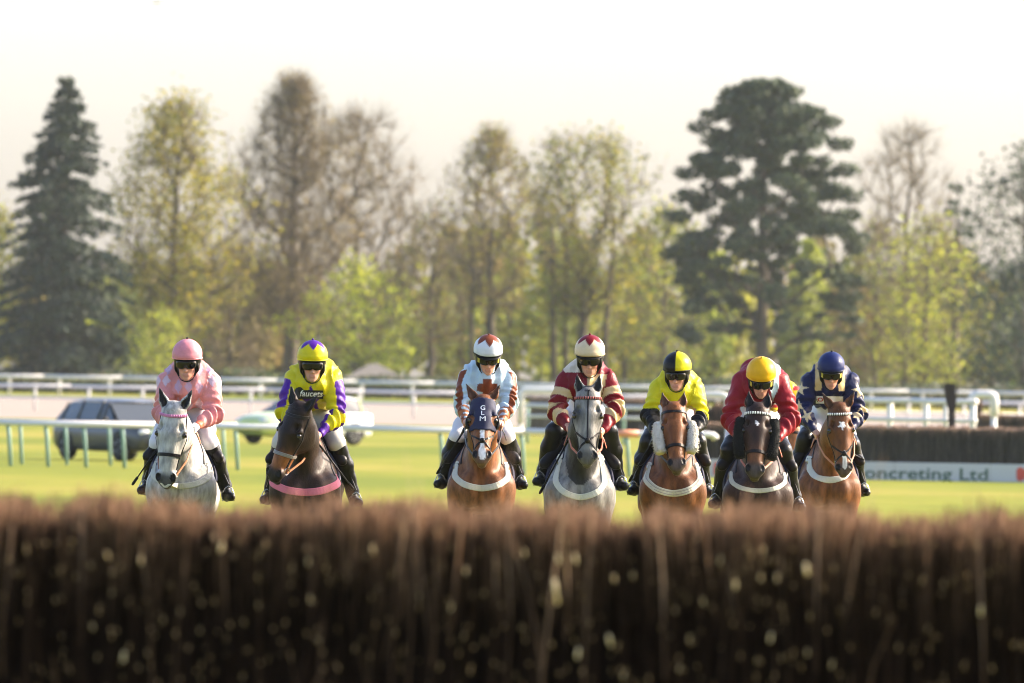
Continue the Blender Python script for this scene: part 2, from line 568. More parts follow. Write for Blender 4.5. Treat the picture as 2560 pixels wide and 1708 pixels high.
# sticks standing forward of the mass, coloured lighter as sunlit strands
V, Q, C = twigs(60, -2.6, 2.6, -.12, .0, .7, 1.32, .002, .005, 7, (.035, .020, .012), (.15, .088, .050), (.45, .30, .20), .07, 5, 0, .0, .16)
tag(add("brush_sticks", mesh_data("brush_sticks", V, Q, True, C), M_brush, nf), "sticks standing out of the face, coloured as if sunlit", kind='stuff')
r9 = np.random.RandomState(19); mb = MB()
for k in range(520):
    x, z = r9.uniform(-1.9, 1.9), 1.46 - .75*r9.rand(); y = -.03 - .10*r9.rand()
    L = .004 + .010*r9.rand()**2; q = .0012 + .0022*r9.rand()**2
    mb.tube([(x, y, z-L), (x+r9.normal(0, .3)*L, y-L*.6, z), (x+r9.normal(0, .3)*L, y-L*.9, z+L)], [q, q*1.05, q*.6], 4)
tag(mb.build("glint_twig_ends", M_cut2, nf), "small cut ends coloured as glints all over the face", kind='stuff')  # tiny prisms added as sun glints, their brightness held in the colour
rr = random.Random(8)
# cut stubs on the fence face, sun glints put into their wood colour (column, row in the photograph)
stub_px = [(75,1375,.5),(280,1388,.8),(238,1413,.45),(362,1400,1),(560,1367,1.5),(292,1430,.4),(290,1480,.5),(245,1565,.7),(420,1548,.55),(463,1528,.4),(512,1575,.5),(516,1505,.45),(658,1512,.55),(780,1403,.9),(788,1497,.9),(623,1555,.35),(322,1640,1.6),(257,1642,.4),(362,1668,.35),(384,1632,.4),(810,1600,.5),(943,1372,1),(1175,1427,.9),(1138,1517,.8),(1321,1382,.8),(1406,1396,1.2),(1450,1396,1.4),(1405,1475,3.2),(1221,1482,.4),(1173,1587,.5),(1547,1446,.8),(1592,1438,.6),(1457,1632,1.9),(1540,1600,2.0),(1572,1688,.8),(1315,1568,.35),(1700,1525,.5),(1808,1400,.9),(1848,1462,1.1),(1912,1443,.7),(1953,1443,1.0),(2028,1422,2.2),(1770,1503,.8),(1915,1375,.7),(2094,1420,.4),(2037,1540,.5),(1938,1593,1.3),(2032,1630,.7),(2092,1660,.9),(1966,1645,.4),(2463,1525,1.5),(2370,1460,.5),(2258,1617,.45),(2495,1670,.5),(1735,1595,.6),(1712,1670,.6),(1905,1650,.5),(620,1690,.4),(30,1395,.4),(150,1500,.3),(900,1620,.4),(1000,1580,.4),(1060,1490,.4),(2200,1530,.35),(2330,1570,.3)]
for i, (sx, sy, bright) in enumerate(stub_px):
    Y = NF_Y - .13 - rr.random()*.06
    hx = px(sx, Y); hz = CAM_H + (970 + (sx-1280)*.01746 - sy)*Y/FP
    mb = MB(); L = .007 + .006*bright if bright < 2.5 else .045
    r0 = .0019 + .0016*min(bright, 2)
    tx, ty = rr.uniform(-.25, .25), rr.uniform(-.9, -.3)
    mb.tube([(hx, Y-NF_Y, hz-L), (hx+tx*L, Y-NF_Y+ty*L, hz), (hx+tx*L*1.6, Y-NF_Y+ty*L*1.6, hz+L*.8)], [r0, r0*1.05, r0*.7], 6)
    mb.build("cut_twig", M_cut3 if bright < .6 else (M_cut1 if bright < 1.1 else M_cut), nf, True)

# ---- the fences further up the course
M_white = mat_plain("white_plastic_rail", (.66, .645, .62), .4, var=.06, scale=2, spec=.3)
M_mint = mat_plain("mint_green_post", (.21, .33, .28), .6, var=.15, scale=4)
M_board = mat_plain("pale_grey_board", (.50, .50, .46), .6, var=.06, scale=1.5)
M_dkgreen = mat_plain("dark_green_lettering", (.05, .10, .055), .6)
M_red = mat_plain("red_print", (.55, .08, .05), .6)
M_orange = mat_plain("orange_plastic", (.72, .30, .16), .4, var=.05)
M_framewood = mat_plain("dark_timber", (.06, .045, .035), .8, var=.2, scale=8)

def text_mesh(s, size, extrude=0.0, shear=0.0, bold=0.0):
    c = bpy.data.curves.new("lettering", 'FONT'); c.body = s; c.size = size; c.extrude = extrude; c.shear = shear; c.offset = bold
    c.align_x = 'CENTER'; c.resolution_u = 3
    o = bpy.data.objects.new("lettering_source", c); COL.objects.link(o)
    dg = bpy.context.evaluated_depsgraph_get()
    me = bpy.data.meshes.new_from_object(o.evaluated_get(dg))
    bpy.data.objects.remove(o); bpy.data.curves.remove(c)
    V = np.array([v.co[:] for v in me.vertices]); Fc = [tuple(p.vertices) for p in me.polygons]
    bpy.data.meshes.remove(me)
    return V, Fc

def letters(V, Fc):
    """split a line of text into its letters"""
    par = list(range(len(V)))
    def fnd(a):
        while par[a] != a: par[a] = par[par[a]]; a = par[a]
        return a
    for f in Fc:
        for i in f[1:]: par[fnd(i)] = fnd(f[0])
    comp = {}
    for i in range(len(V)): comp.setdefault(fnd(i), []).append(i)
    gs = []
    for ids in sorted(comp.values(), key=lambda q: V[q, 0].min()):
        a, b = V[ids, 0].min(), V[ids, 0].max()
        if gs and (min(b, gs[-1][1])-max(a, gs[-1][0])) > .6*min(b-a, gs[-1][1]-gs[-1][0]):
            g = gs[-1]; g[0] = min(g[0], a); g[1] = max(g[1], b); g[2] += ids
        else: gs.append([a, b, list(ids)])
    out = []
    for a, b, ids in gs:
        m = {v: k for k, v in enumerate(ids)}; st = set(ids)
        out.append((np.array(ids), [tuple(m[i] for i in f) for f in Fc if f[0] in st]))
    return out

def brush_fence(name, label, x0, x1, Y, ztop, zlo, depth, n, seed, z0=0.0):
    o = empty(name, ((x0+x1)/2, Y, z0)); tag(o, label, "fence")
    hw = (x1-x0)/2
    V, Q, C = twigs(n, -hw, hw, 0, depth, zlo, ztop, .008, .022, seed, (.045, .041, .036), (.105, .095, .080), (.28, .19, .14), .04, 3, .3, .03, .02)
    tag(add("brush", mesh_data("brush", V, Q, True, C), M_brush, o), "dark birch twigs packed upright", kind='stuff')
    return o

def wing_arch(name, label, xa, xb, Y, ztop, zfoot_a, zfoot_b, r=.075, z0=0.0):
    """white plastic rail bent over in an arch"""
    o = empty(name, ((xa+xb)/2, Y, z0)); tag(o, label, "rail")
    h = (xb-xa)/2; c = min(.16, h*.6); pts = [(-h, 0, zfoot_a)]
    for k in range(7):
        a = math.pi - k/6*math.pi/2
        pts.append((-h+c+c*math.cos(a), 0, ztop-c+c*math.sin(a)))
    for k in range(7):
        a = math.pi/2 - k/6*math.pi/2
        pts.append((h-c+c*math.cos(a), 0, ztop-c+c*math.sin(a)))
    pts.append((h, 0, zfoot_b))
    MB().tube(pts, r, 10).build("arched_rail", M_white, o, True)
    for sx, zf in ((-h, zfoot_a), (h, zfoot_b)):
        if zf > .1: MB().tube([(sx, .02, 0), (sx, .02, zf)], r*.6, 8).build("post", M_white, o, True)
    return o

F2Y = 256.0
xa, xb = px(1762, F2Y), px(2720, F2Y)
f2 = brush_fence("birch_fence", "dark brush fence behind the rightmost horse, with a lettered pale board along its foot", xa, xb, F2Y, 1.21, .38, .9, 9000, 21)
f2c = (xa+xb)/2
# board along the foot, in panels
nb = 4
for i in range(nb):
    wd = (xb-xa)/nb
    MB().box((-(xb-xa)/2 + wd*(i+.5), -.06, .205), (wd-.006, .03, .41), bev=.008).build("foot_board", M_board, f2)
MB().box((0, .45, .19), (xb-xa-.1, .7, .38)).build("timber_frame", M_framewood, f2)
V, Fc = text_mesh("Concreting Ltd", .39, .0, 0, .006)
wtxt = V[:, 0].max()-V[:, 0].min(); want = (2475-2126)*F2Y/FP
V[:, 0] = (V[:, 0]-V[:, 0].min())/wtxt*want + px(2126, F2Y) - f2c
P3 = np.stack([V[:, 0], np.full(len(V), -.078), V[:, 1]*.98+.035], 1)
for ids, lf in letters(V, Fc):
    add("letter", mesh_data("letter", P3[ids], lf, False), M_dkgreen, f2)
for cx in (1803, 2560):
    mb = MB(); 
    for k in range(3):
        a = k*2.1; 
        ol = [(.115*math.cos(q*.5236)*(.8 if k else 1) + .075*math.cos(a) + px(cx, F2Y) - f2c, .19+.115*math.sin(q*.5236)+.055*math.sin(a)) for q in range(12)]
        mb.poly_prism(ol, -.079-.002*k, -.0752)
    tag(mb.build("emblem", M_red, f2), "red rounded emblem on the board")
wing_arch("fence_wing", "white arched wing rail at the left end of the lettered fence", px(1745, F2Y-1), px(1822, F2Y-1), F2Y-1, 1.86, .9, 1.30)
wp = empty("wing_panel", (px(1795, F2Y+1.2), F2Y+1.2, 0)); tag(wp, "dark brush wing panel under the white arch, between two riders", "fence")
V, Q, C = twigs(1300, -.27, .27, 0, .3, .1, 1.55, .008, .02, 33, (.045, .036, .028), (.095, .078, .06), (.2, .13, .09), .02, 3)
tag(add("brush", mesh_data("brush", V, Q, True, C), M_brush, wp), kind='stuff')
# standing birch bundle
bb = empty("birch_bundle", (px(2380, F2Y+1.3), F2Y+1.3, 0)); tag(bb, "tall dark birch bundle standing up behind the lettered fence", "bundle")
rb = np.random.RandomState(4); mb = MB()
for k in range(90):
    a = rb.rand()*6.28; q = rb.rand()**.5*.09
    top = 2.08 + rb.rand()*.16; sp = .8 + rb.rand()*1.0
    x, y = q*math.cos(a), q*math.sin(a)
    mb.tube([(x, y, 0), (x*.75+.03, y*.75, 1.0), (x*.85+.02, y*.85, 1.6), (x*sp*1.2-.03+.02*rb.normal(), y*sp*1.2, top)], [.014, .012, .011, .006], 3, cap=False)
mb.build("brush", M_framewood, bb)
MB().lathe([(.085, 1.45), (.09, 1.47), (.09, 1.50), (.085, 1.52)], (.025, 0, 0), n=12).build("binding", M_framewood, bb)

F3Y = 340.0
brush_fence("birch_fence", "far dark brush fence at the right edge, beyond the birch bundle", px(2436, F3Y), px(2800, F3Y), F3Y, 1.38, .05, 1.0, 3500, 22)
wing_arch("fence_wing", "bright white arched wing rail in front of the far fence at the right edge", px(2434, F3Y-2), px(2488, F3Y-2), F3Y-2, 1.98, 1.80, 1.34, .14)
bp = empty("wing_panel", (px(2446, F3Y+1.1), F3Y+1.1, 0)); tag(bp, "narrow dark brush panel beside the far white arch", "fence")
V, Q, C = twigs(500, -.13, .13, 0, .25, .1, 1.72, .008, .02, 34, (.045, .036, .028), (.095, .078, .06), (.2, .13, .09), .02, 3)
tag(add("brush", mesh_data("brush", V, Q, True, C), M_brush, bp), kind='stuff')

F4Y = 430.0
brush_fence("birch_fence", "distant dark brush fence behind white rails, seen between the grey horse and the yellow rider", px(1330, F4Y), px(1740, F4Y), F4Y, 1.45, .05, 1.0, 3500, 23, gz(F4Y))
wp = empty("wing_panel", (px(1354, F4Y-3), F4Y-3, gz(F4Y-3))); tag(wp, "dark wing panel of the distant fence, left of the grey horse", "fence")
V, Q, C = twigs(900, -.42, .42, 0, .3, .1, 1.40, .008, .02, 35, (.13, .12, .10), (.20, .18, .155), (.18, .15, .13), .02, 3)
tag(add("brush", mesh_data("brush", V, Q, True, C), M_brush, wp), kind='stuff')
wing_arch("fence_wing", "white arched wing rail of the distant fence, beside the pale blue rider", px(1305, F4Y-6), px(1400, F4Y-6), F4Y-6, 1.75, .5, 1.2, .14, gz(F4Y-6))

# ================================================================== running rails
def rail(name, label, x0, x1, Y0, Y1, ztop, posts, rtop=.07, low=None, postr=.045, group=None, lean=0.0, mpost=None, endcurl=False, colour_from=None):
    xm, ym = (x0+x1)/2, (Y0+Y1)/2; z0 = gz(ym)
    o = empty(name, (xm, ym, z0)); tag(o, label, "rail", group)
    f = lambda x: (Y0 + (Y1-Y0)*(x-x0)/(x1-x0)) - ym
    n = max(2, int((x1-x0)/4)); wob = random.Random(hash(name+label) % 999 if False else len(label))
    xs = [x0 + (x1-x0)*i/n for i in range(n+1)]
    segs = [(i, i+1) for i in range(n)]
    for a, b in segs:
        pts = [(xs[a]-xm+.004, f(xs[a]), ztop+wob.uniform(-.012, .012)), ((xs[a]+xs[b])/2-xm, f((xs[a]+xs[b])/2), ztop-.012), (xs[b]-xm-.004, f(xs[b]), ztop+wob.uniform(-.01, .01))]
        if endcurl and b == n:
            e = pts[-1]; pts += [(e[0]+.10, e[1]+.02, e[2]-.02), (e[0]+.16, e[1]+.05, e[2]-.09)]
        mt = M_white
        if colour_from and colour_from[0] <= (xs[a]+xs[b])/2 <= colour_from[1]: mt = M_orange
        MB().tube(pts, rtop, 10, flat=((0, 0, 1), .8)).build("top_rail", mt, o, True)
    if low is not None:
        MB().tube([(x0-xm, f(x0), low), (x1-xm, f(x1), low)], rtop*.6, 8).build("lower_rail", M_white, o, True)
    for x in posts:
        yy = f(x)
        MB().tube([(x-xm+lean, yy+.12, -.02), (x-xm+lean*.4, yy+.09, ztop*.7), (x-xm, yy+.02, ztop-.02)], postr, 8).build("post", mpost or M_mint, o, True)
    return o

R1 = 253.0
rail("running_rail", "long white running rail on mint green posts crossing behind the horses", px(-60, R1), px(1776, R1), R1, R1, .97, [px(p, R1) for p in (-60, 23, 117, 212, 308, 591, 1104, 1307, 1570, 1700)], .090, None, .045, lean=.08, endcurl=True)
MB().tube([(px(1535, R1), R1, .962), (px(1600, R1), R1, .962)], .103, 10, flat=((0, 0, 1), .8)).build('orange_sleeve', M_orange, bpy.data.objects['running_rail'], True).matrix_parent_inverse = Matrix.Translation((-(px(-60, R1)+px(1776, R1))/2, -R1, 0))
R1b = 259.0
rail("running_rail", "second white running rail on darker posts close behind the first, at the left", px(-60, R1b), px(600, R1b), R1b, R1b, .96, [px(p, R1b) for p in (-30, 53, 166, 275, 381, 560)], .075, None, .042, lean=.06)
R4 = 500.0
rail("running_rail", "lower of the two far white rails, in front of the sand track", px(-80, R4), px(2650, R4), R4+6, R4-4, 1.14, [px(p, R4) for p in range(-60, 2650, 137)], .10, .62, .06, mpost=M_white)
R2 = 618.0
rail("running_rail", "uppermost far white rail along the foot of the trees", px(-80, R2), px(2650, R2), R2, R2-10, 1.02, [px(p, R2) for p in range(-100, 2650, 126)], .14, None, .08, mpost=M_white)
R5 = 400.0
rail("running_rail", "white double rail in front of the distant fence beside the lemon yellow rider", px(1318, R5), px(1745, R5), R5, R5-6, 1.33, [px(p, R5) for p in (1322, 1392, 1480, 1560, 1640, 1735)], .09, .95, .06)
R6 = 300.0
rail("running_rail", "white double rail behind the lettered fence at the right", px(2120, R6), px(2432, R6), R6, R6-3, 1.78, [px(p, R6) for p in (2225, 2312, 2360, 2425)], .10, 1.28, .075, mpost=M_white)

# ================================================================== trees
M_leaf = mat_leaf("spring_leaves", .5)
M_needle = mat_leaf("conifer_needles", .15, .7)
M_bark = mat_plain("grey_brown_bark", (.085, .068, .052), .9, var=.3, scale=2, spec=.15)
M_twig = mat_plain("fine_twigs", (.20, .155, .095), .9, var=.25, scale=1, spec=.15)

def seg_mesh(P, par, rad, sides=5):
    i = np.where(par >= 0)[0]
    A = P[par[i]]; B = P[i]; ra = rad[par[i]]; rb = rad[i]
    ra = np.minimum(ra, rb*1.7)
    d = B-A; d /= np.linalg.norm(d, axis=1, keepdims=True)+1e-9
    ref = np.where(np.abs(d[:, 2:3]) < .9, np.array([[0, 0, 1.0]]), np.array([[1.0, 0, 0]]))
    u = np.cross(d, ref); u /= np.linalg.norm(u, axis=1, keepdims=True)+1e-9
    v = np.cross(d, u); n = len(i)
    V = np.zeros((n, 2, sides, 3))
    for k in range(sides):
        a = 6.2832*k/sides
        o = u*math.cos(a)+v*math.sin(a)
        V[:, 0, k] = A+o*ra[:, None]; V[:, 1, k] = B+o*rb[:, None]
    idx = np.arange(n*2*sides).reshape(n, 2, sides); Q = []
    for k in range(sides):
        k2 = (k+1) % sides
        Q.append(np.stack([idx[:, 0, k], idx[:, 0, k2], idx[:, 1, k2], idx[:, 1, k]], 1))
    return V.reshape(-1, 3), np.concatenate(Q)

def leaf_cards(c, size, rng, cols, up=0.0, aspect=.6):
    n = len(c)
    d = rng.normal(size=(n, 3)); d[:, 2] += up; d /= np.linalg.norm(d, axis=1, keepdims=True)
    e = np.cross(d, rng.normal(size=(n, 3))); e /= np.linalg.norm(e, axis=1, keepdims=True)+1e-9
    s = (size*(.6+.8*rng.rand(n)))[:, None]
    V = np.stack([c-d*s*.5, c+e*s*aspect*.5, c+d*s*.5, c-e*s*aspect*.5], 1).reshape(-1, 3)
    Q = np.arange(n*4).reshape(n, 4)
    return V, Q, np.repeat(cols, 4, axis=0)

def crown_points(rng, n, H, zb, width, shape, off=(0, 0)):
    """points through a crown's volume; shape(f) gives relative radius at height fraction f"""
    out = []
    lob = rng.uniform(0, 6.28, 4); la = rng.uniform(.10, .28, 4)
    while len(out) < n:
        f = rng.rand(); a = rng.rand()*6.28; q = rng.rand()**.45
        rr = shape(f)*width/2*(1 + sum(la[k]*math.sin((k+2)*a+lob[k]+f*5*(k+1)) for k in range(3)))
        out.append((off[0]+q*rr*math.cos(a), off[1]+q*rr*math.sin(a), zb+(H-zb)*f))
    return np.array(out)

def skeleton(rng, pts, H, trunk_to, r0, lean=(0, 0)):
    nt_ = 9
    P = [np.array([lean[0]*(k/nt_)**2, lean[1]*(k/nt_)**2, H*trunk_to*k/nt_]) + np.array([rng.normal(0, .08), rng.normal(0, .08), 0])*(k > 0) for k in range(nt_+1)]
    par = [-1]+list(range(nt_))
    order = np.argsort(np.hypot(pts[:, 0], pts[:, 1])*1.0 + np.abs(pts[:, 2]-H*.4)*.6)
    for i in order:
        p = pts[i]; A = np.array(P)
        dd = np.linalg.norm(A-p, axis=1); hz = np.hypot(A[:, 0]-p[0], A[:, 1]-p[1])
        cost = dd + 1.6*np.maximum(0, A[:, 2]-p[2]+.55*hz) + 2.0*(A[:, 2] < H*.15)
        j = int(np.argmin(cost)); last = j; a = A[j]; L = dd[j]
        k = max(1, int(L/1.3))
        for q in range(1, k+1):
            f = q/k
            m = a+(p-a)*f + np.array([0, 0, .16*L*math.sin(f*math.pi)*(.4)]) + rng.normal(0, .06*min(L, 2), 3)*(q < k)
            P.append(m); par.append(last); last = len(P)-1
    P = np.array(P); par = np.array(par)
    cnt = np.ones(len(P))
    for i in range(len(P)-1, 0, -1): cnt[par[i]] += cnt[i]*(1 if True else 0)
    rad = r0*(cnt/cnt.max())**.48
    tips = np.setdiff1d(np.arange(len(P)), par)
    return P, par, np.maximum(rad, .02), tips

def twig_fan(rng, P, par, ids, per, L, rad0, spread=.8, up=.5):
    base = np.repeat(P[ids], per, axis=0)
    dr = np.repeat(P[ids]-P[par[ids]], per, axis=0); dr /= np.linalg.norm(dr, axis=1, keepdims=True)+1e-9
    d = dr + rng.normal(0, spread, (len(base), 3)); d[:, 2] += up; d /= np.linalg.norm(d, axis=1, keepdims=True)
    s = (L*(.5+rng.rand(len(base))))[:, None]
    tip = base + d*s; e = np.cross(d, rng.normal(size=d.shape)); e /= np.linalg.norm(e, axis=1, keepdims=True)+1e-9
    V = np.stack([base-e*rad0, base+e*rad0, tip+e*rad0*.3, tip-e*rad0*.3], 1).reshape(-1, 3)
    return V, np.arange(len(base)*4).reshape(-1, 4), tip

def shades(rng, n, pal):
    pal = np.array(pal); i = rng.randint(0, len(pal), n)
    return pal[i]*(.7+.6*rng.rand(n))[:, None]

def broadleaf(name, label, xp, Y, H, width, zb, shape, pal, npts, per, size, seed, trunk_to=.7, r0=.38, twig=8, twigL=1.3, spread=.7, lean=(0, 0), cat="tree", group=None, leafmat=None, twr=.016, extra_trunks=()):
    rng = np.random.RandomState(seed)
    o = empty(name, (px(xp, Y), Y, gz(Y)-.05), 0); tag(o, label, cat, group)
    pts = crown_points(rng, int(npts*1.15), H, zb, width*1.22, shape)
    if per: per, size = int(per*1.7+.5), size*.74
    if twig: twig, twr = int(twig*1.5), twr*.8
    P, par, rad, tips = skeleton(rng, pts, H, trunk_to, r0, lean)
    V, Q = seg_mesh(P, par, rad)
    add("trunk", mesh_data("trunk", V, Q, True), M_bark, o)
    for (dx, dy, hh, rr_) in extra_trunks:
        MB().tube([(dx, dy, 0), (dx*1.1, dy, hh*.35), (dx*1.25+.2, dy, hh*.7), (dx*1.3, dy, hh)], [rr_, rr_*.85, rr_*.6, rr_*.2], 7).build("trunk", M_bark, o, True)
    ids = np.arange(10, len(P)); 
    if twig:
        V, Q, tp = twig_fan(rng, P, par, ids, twig, twigL, twr, .75)
        tag(add("twigs", mesh_data("twigs", V, Q, False), M_twig, o), kind='stuff')
    if per:
        outer = ids[rng.rand(len(ids)) < .75]
        c = np.repeat(P[outer], per, axis=0) + rng.normal(0, spread, (len(outer)*per, 3))
        keep = rng.rand(len(c)) < np.clip(.75 + .5*sines(c, seed, 1.1), .12, 1)
        c = c[keep]
        V, Q, C = leaf_cards(c, size, rng, shades(rng, len(c), pal))
        tag(add("crown", mesh_data("crown", V, Q, False, C), leafmat or M_leaf, o), kind='stuff')
    return o

def conifer(name, label, xp, Y, H, width, pal, seed, prof, levels=34, per=6, zb=.6, droop=.25, dens=1.0, size=.5, gaps=.15, group=None, upturn=.0):
    rng = np.random.RandomState(seed)
    o = empty(name, (px(xp, Y), Y, gz(Y)-.05)); tag(o, label, "tree", group)
    tr = MB().tube([(rng.normal(0, .05), rng.normal(0, .05), H*k/8) for k in range(9)], [.42*(1-k/8.3) for k in range(9)], 8)
    tr.build("trunk", M_bark, o, True)
    BV = MB(); cen = []; cw = []
    for l in range(levels):
        f = (l+.5*rng.rand())/levels; z = zb + (H-zb)*f
        Lm = prof(f)*width/2
        for b in range(per):
            if rng.rand() < gaps: continue
            a = rng.rand()*6.28; L = Lm*(.55+.5*rng.rand())
            ca, sa = math.cos(a), math.sin(a); pts = []
            for q in range(5):
                s = q/4
                pts.append((ca*L*s, sa*L*s, z - droop*L*s*s + upturn*L*max(0, s-.5) + .1*L*s*(1-s)))
            BV.tube(pts, [.07*(1-.8*s/4)*min(1, L/3+.3) for s in range(5)], 3, cap=False)
            m = int(max(4, L*11*dens))
            for q in range(m):
                s = rng.rand()**.7; i = min(3, int(s*4)); u = s*4-i
                p = np.array(pts[i])*(1-u)+np.array(pts[i+1])*u
                w_ = .16+.16*L*(.4+.6*math.sin(s*3.1))
                cen.append(p + np.array([-sa, ca, 0])*rng.normal(0, w_*.6) + np.array([0, 0, -abs(rng.normal(0, .13))+.04]))
    BV.build("branches", M_bark, o)
    c = np.array(cen)
    V, Q, C = leaf_cards(c, size, rng, shades(rng, len(c), pal), aspect=.45)
    tag(add("crown", mesh_data("crown", V, Q, False, C), M_needle, o), kind='stuff')
    return o

YG = [(.26, .29, .035), (.34, .33, .04), (.20, .24, .035)]
OLIVE = [(.23, .225, .028), (.30, .26, .030), (.18, .195, .030), (.31, .26, .020)]
BROWN = [(.23, .165, .055), (.28, .21, .060), (.20, .165, .055)]
FRESH = [(.36, .40, .035), (.44, .44, .04), (.30, .35, .035)]
GREEN = [(.12, .155, .04), (.15, .18, .045), (.18, .20, .04)]
DARK = [(.030, .046, .028), (.042, .060, .034), (.024, .038, .027)]
PINE = [(.036, .056, .032), (.052, .074, .038), (.066, .086, .038)]
egg = lambda f: max(0.05, math.sin(math.pi*min(1, (f*.86+.12)))**.7)
tallegg = lambda f: max(.05, (math.sin(math.pi*(f*.80+.17)))**.8)
fanc = lambda f: max(.1, (.35+.75*f)*(1-max(0, f-.72)**2*9))

conifer("spruce_tree", "tall dark spruce with a pointed open top, near the left edge", 155, 790, 21.4, 13.0, DARK, 11, lambda f: np.interp(f, [0, .35, .56, .60, .8, .92, 1], [1.0, .80, .60, .66, .42, .20, .05]), 50, 9, .4, .18, 1.5, .55, .12)
broadleaf("broadleaf_tree", "olive yellow leafy tree between the spruce and the tall bare beech", 432, 800, 19.6, 7.9, 3.4, egg, OLIVE+[(.26, .20, .02)], 520, 15, .44, 12, .8, .42, 6, 1.0)
broadleaf("broadleaf_tree", "tall brown budding beech rising above the rider in yellow and purple", 727, 810, 21.4, 7.2, 4.2, tallegg, BROWN, 640, 6, .32, 13, .85, .55, 18, 1.2, .6)
broadleaf("broadleaf_tree", "pale bare tree leaning right behind the brown beech", 890, 835, 19.6, 8.8, 5.0, tallegg, BROWN, 300, 1, .28, 14, .6, .34, 16, 1.5, .8)
broadleaf("leafy_shrub", "bright yellow green bush right of the beech trunk", 890, 780, 8.4, 6.4, .5, egg, FRESH, 170, 17, .40, 15, .5, .16, 3, .7, .5, cat="shrub")
broadleaf("leafy_shrub", "small yellow green bush at the foot of the olive tree", 395, 770, 4.8, 4.2, .3, egg, YG+FRESH[:1], 90, 14, .36, 16, .5, .12, 2, .6, .4, cat="shrub")
broadleaf("broadleaf_tree", "low sparse tree in the gap left of the two-stemmed tree", 1075, 805, 12.4, 5.6, 3.0, egg, GREEN+BROWN, 170, 6, .36, 17, .75, .26, 10, 1.1, .6)
broadleaf("broadleaf_tree", "airy two-stemmed tree above the pale blue rider", 1225, 790, 17.6, 5.9, 5.5, tallegg, OLIVE+BROWN, 360, 8, .36, 18, .8, .33, 9, 1.1, .55, extra_trunks=((-1.2, .3, 12.0, .2),))
broadleaf("broadleaf_tree", "broad open tree with several stems above the maroon and cream rider", 1455, 800, 17.8, 9.4, 5.2, fanc, GREEN+OLIVE, 420, 12, .42, 19, .62, .34, 7, 1.1, .6, extra_trunks=((-1.9, .2, 13.5, .24), (1.5, -.3, 13.0, .24), (-1.1, .6, 12.5, .2)))

# the big pine
def pine(name, label, xp, Y, H, seed, clumps, pal, r0=.5):
    rng = np.random.RandomState(seed)
    o = empty(name, (px(xp, Y), Y, gz(Y)-.05)); tag(o, label, "tree")
    pts = np.array([(c[0], rng.uniform(-1, 1)*.85*math.sqrt(max(.04, 1-(c[0]/(pine_w(c[1])+.6))**2))*pine_w(c[1]), c[1]) for c in clumps])
    P, par, rad, tips = skeleton(rng, pts, H, .88, r0)
    V, Q = seg_mesh(P, par, rad); add("trunk", mesh_data("trunk", V, Q, True), M_bark, o)
    cs = []
    for (p, c) in zip(pts, clumps):
        R_ = c[2]; n = int(240*R_*R_)
        d = rng.normal(size=(n, 3)); d /= np.linalg.norm(d, axis=1, keepdims=True)
        cs.append(p + d*(rng.rand(n)**.4)[:, None]*np.array([R_*1.15, R_, R_*.55]))
    c = np.concatenate(cs)
    keep = rng.rand(len(c)) < np.clip(.88+.35*sines(c, seed, 2.2), .25, 1); c = c[keep]
    V, Q, C = leaf_cards(c, .42, rng, shades(rng, len(c), pal), up=.5, aspect=.5)
    tag(add("crown", mesh_data("crown", V, Q, False, C), M_needle, o), kind='stuff')
    return o
rp = np.random.RandomState(77); cl = []
def pine_w(z):                          # half width of the crown at height z
    return np.interp(z, [3.5, 6, 8, 10, 12.5, 14.5, 16.5, 18.5, 20.5, 21.7], [6.0, 6.8, 6.9, 6.5, 5.8, 5.0, 4.4, 3.6, 2.4, 1.1])
for k in range(330):
    z = 3.6 + 17.9*rp.rand()
    if z < 8 and rp.rand() < .2: continue
    wv = pine_w(z); x = rp.uniform(-1, 1)*wv
    
    cl.append((x, z, rp.uniform(.5, 1.1)*(1 if z > 9.5 else .72)))
for x, z in ((-5.4, 15.2), (-6.0, 12.2), (5.6, 15.6), (5.1, 17.4), (4.3, 18.9), (5.9, 13.8), (6.4, 10.9), (6.3, 7.9), (-3.6, 19.2), (-2.2, 20.8), (.4, 21.4), (-.8, 21.3), (1.6, 20.9), (3.1, 19.6), (-4.4, 18.4), (-5.6, 9.8), (6.0, 6.8)):
    cl.append((x, z, .95))
pine("pine_tree", "huge dark spreading pine, the tallest tree on the right", 1905, 790, 21.8, 41, cl, PINE)

broadleaf("broadleaf_tree", "thin bare tree with two stems against the sky right of the pine", 2262, 830, 19.2, 6.8, 8.0, tallegg, BROWN, 170, 0, .3, 20, .72, .27, 12, 1.4, .6, extra_trunks=((1.1, .2, 14.0, .18),))
conifer("conifer_tree", "scraggly open conifer between the bare tree and the right edge", 2388, 815, 15.6, 6.0, PINE, 24, lambda f: .25+.8*(1-f), 17, 4, 6.0, .12, 1.0, .5, .25)
broadleaf("evergreen_tree", "dense dark evergreen tall at the right edge", 2560, 800, 17.2, 8.0, 3.0, egg, PINE, 230, 17, .46, 25, .8, .38, 0, 1, .75, leafmat=M_needle)
broadleaf("evergreen_shrub", "dark green bushy evergreen low at the right edge", 2560, 770, 9.2, 6.8, .4, egg, DARK+PINE, 200, 17, .44, 26, .6, .2, 0, 1, .6, cat="shrub", leafmat=M_needle)
broadleaf("broadleaf_tree", "yellow green birch glowing right of the pine", 2315, 785, 12.2, 6.6, 1.2, tallegg, YG+FRESH, 230, 12, .38, 27, .8, .2, 8, .9, .6, extra_trunks=((-1.3, .2, 8, .12),))
broadleaf("broadleaf_tree", "brown twiggy birch between the pine and the yellow green birch", 2185, 800, 11.8, 5.6, 1.5, egg, BROWN+YG, 190, 7, .34, 28, .8, .2, 12, 1.0, .6)
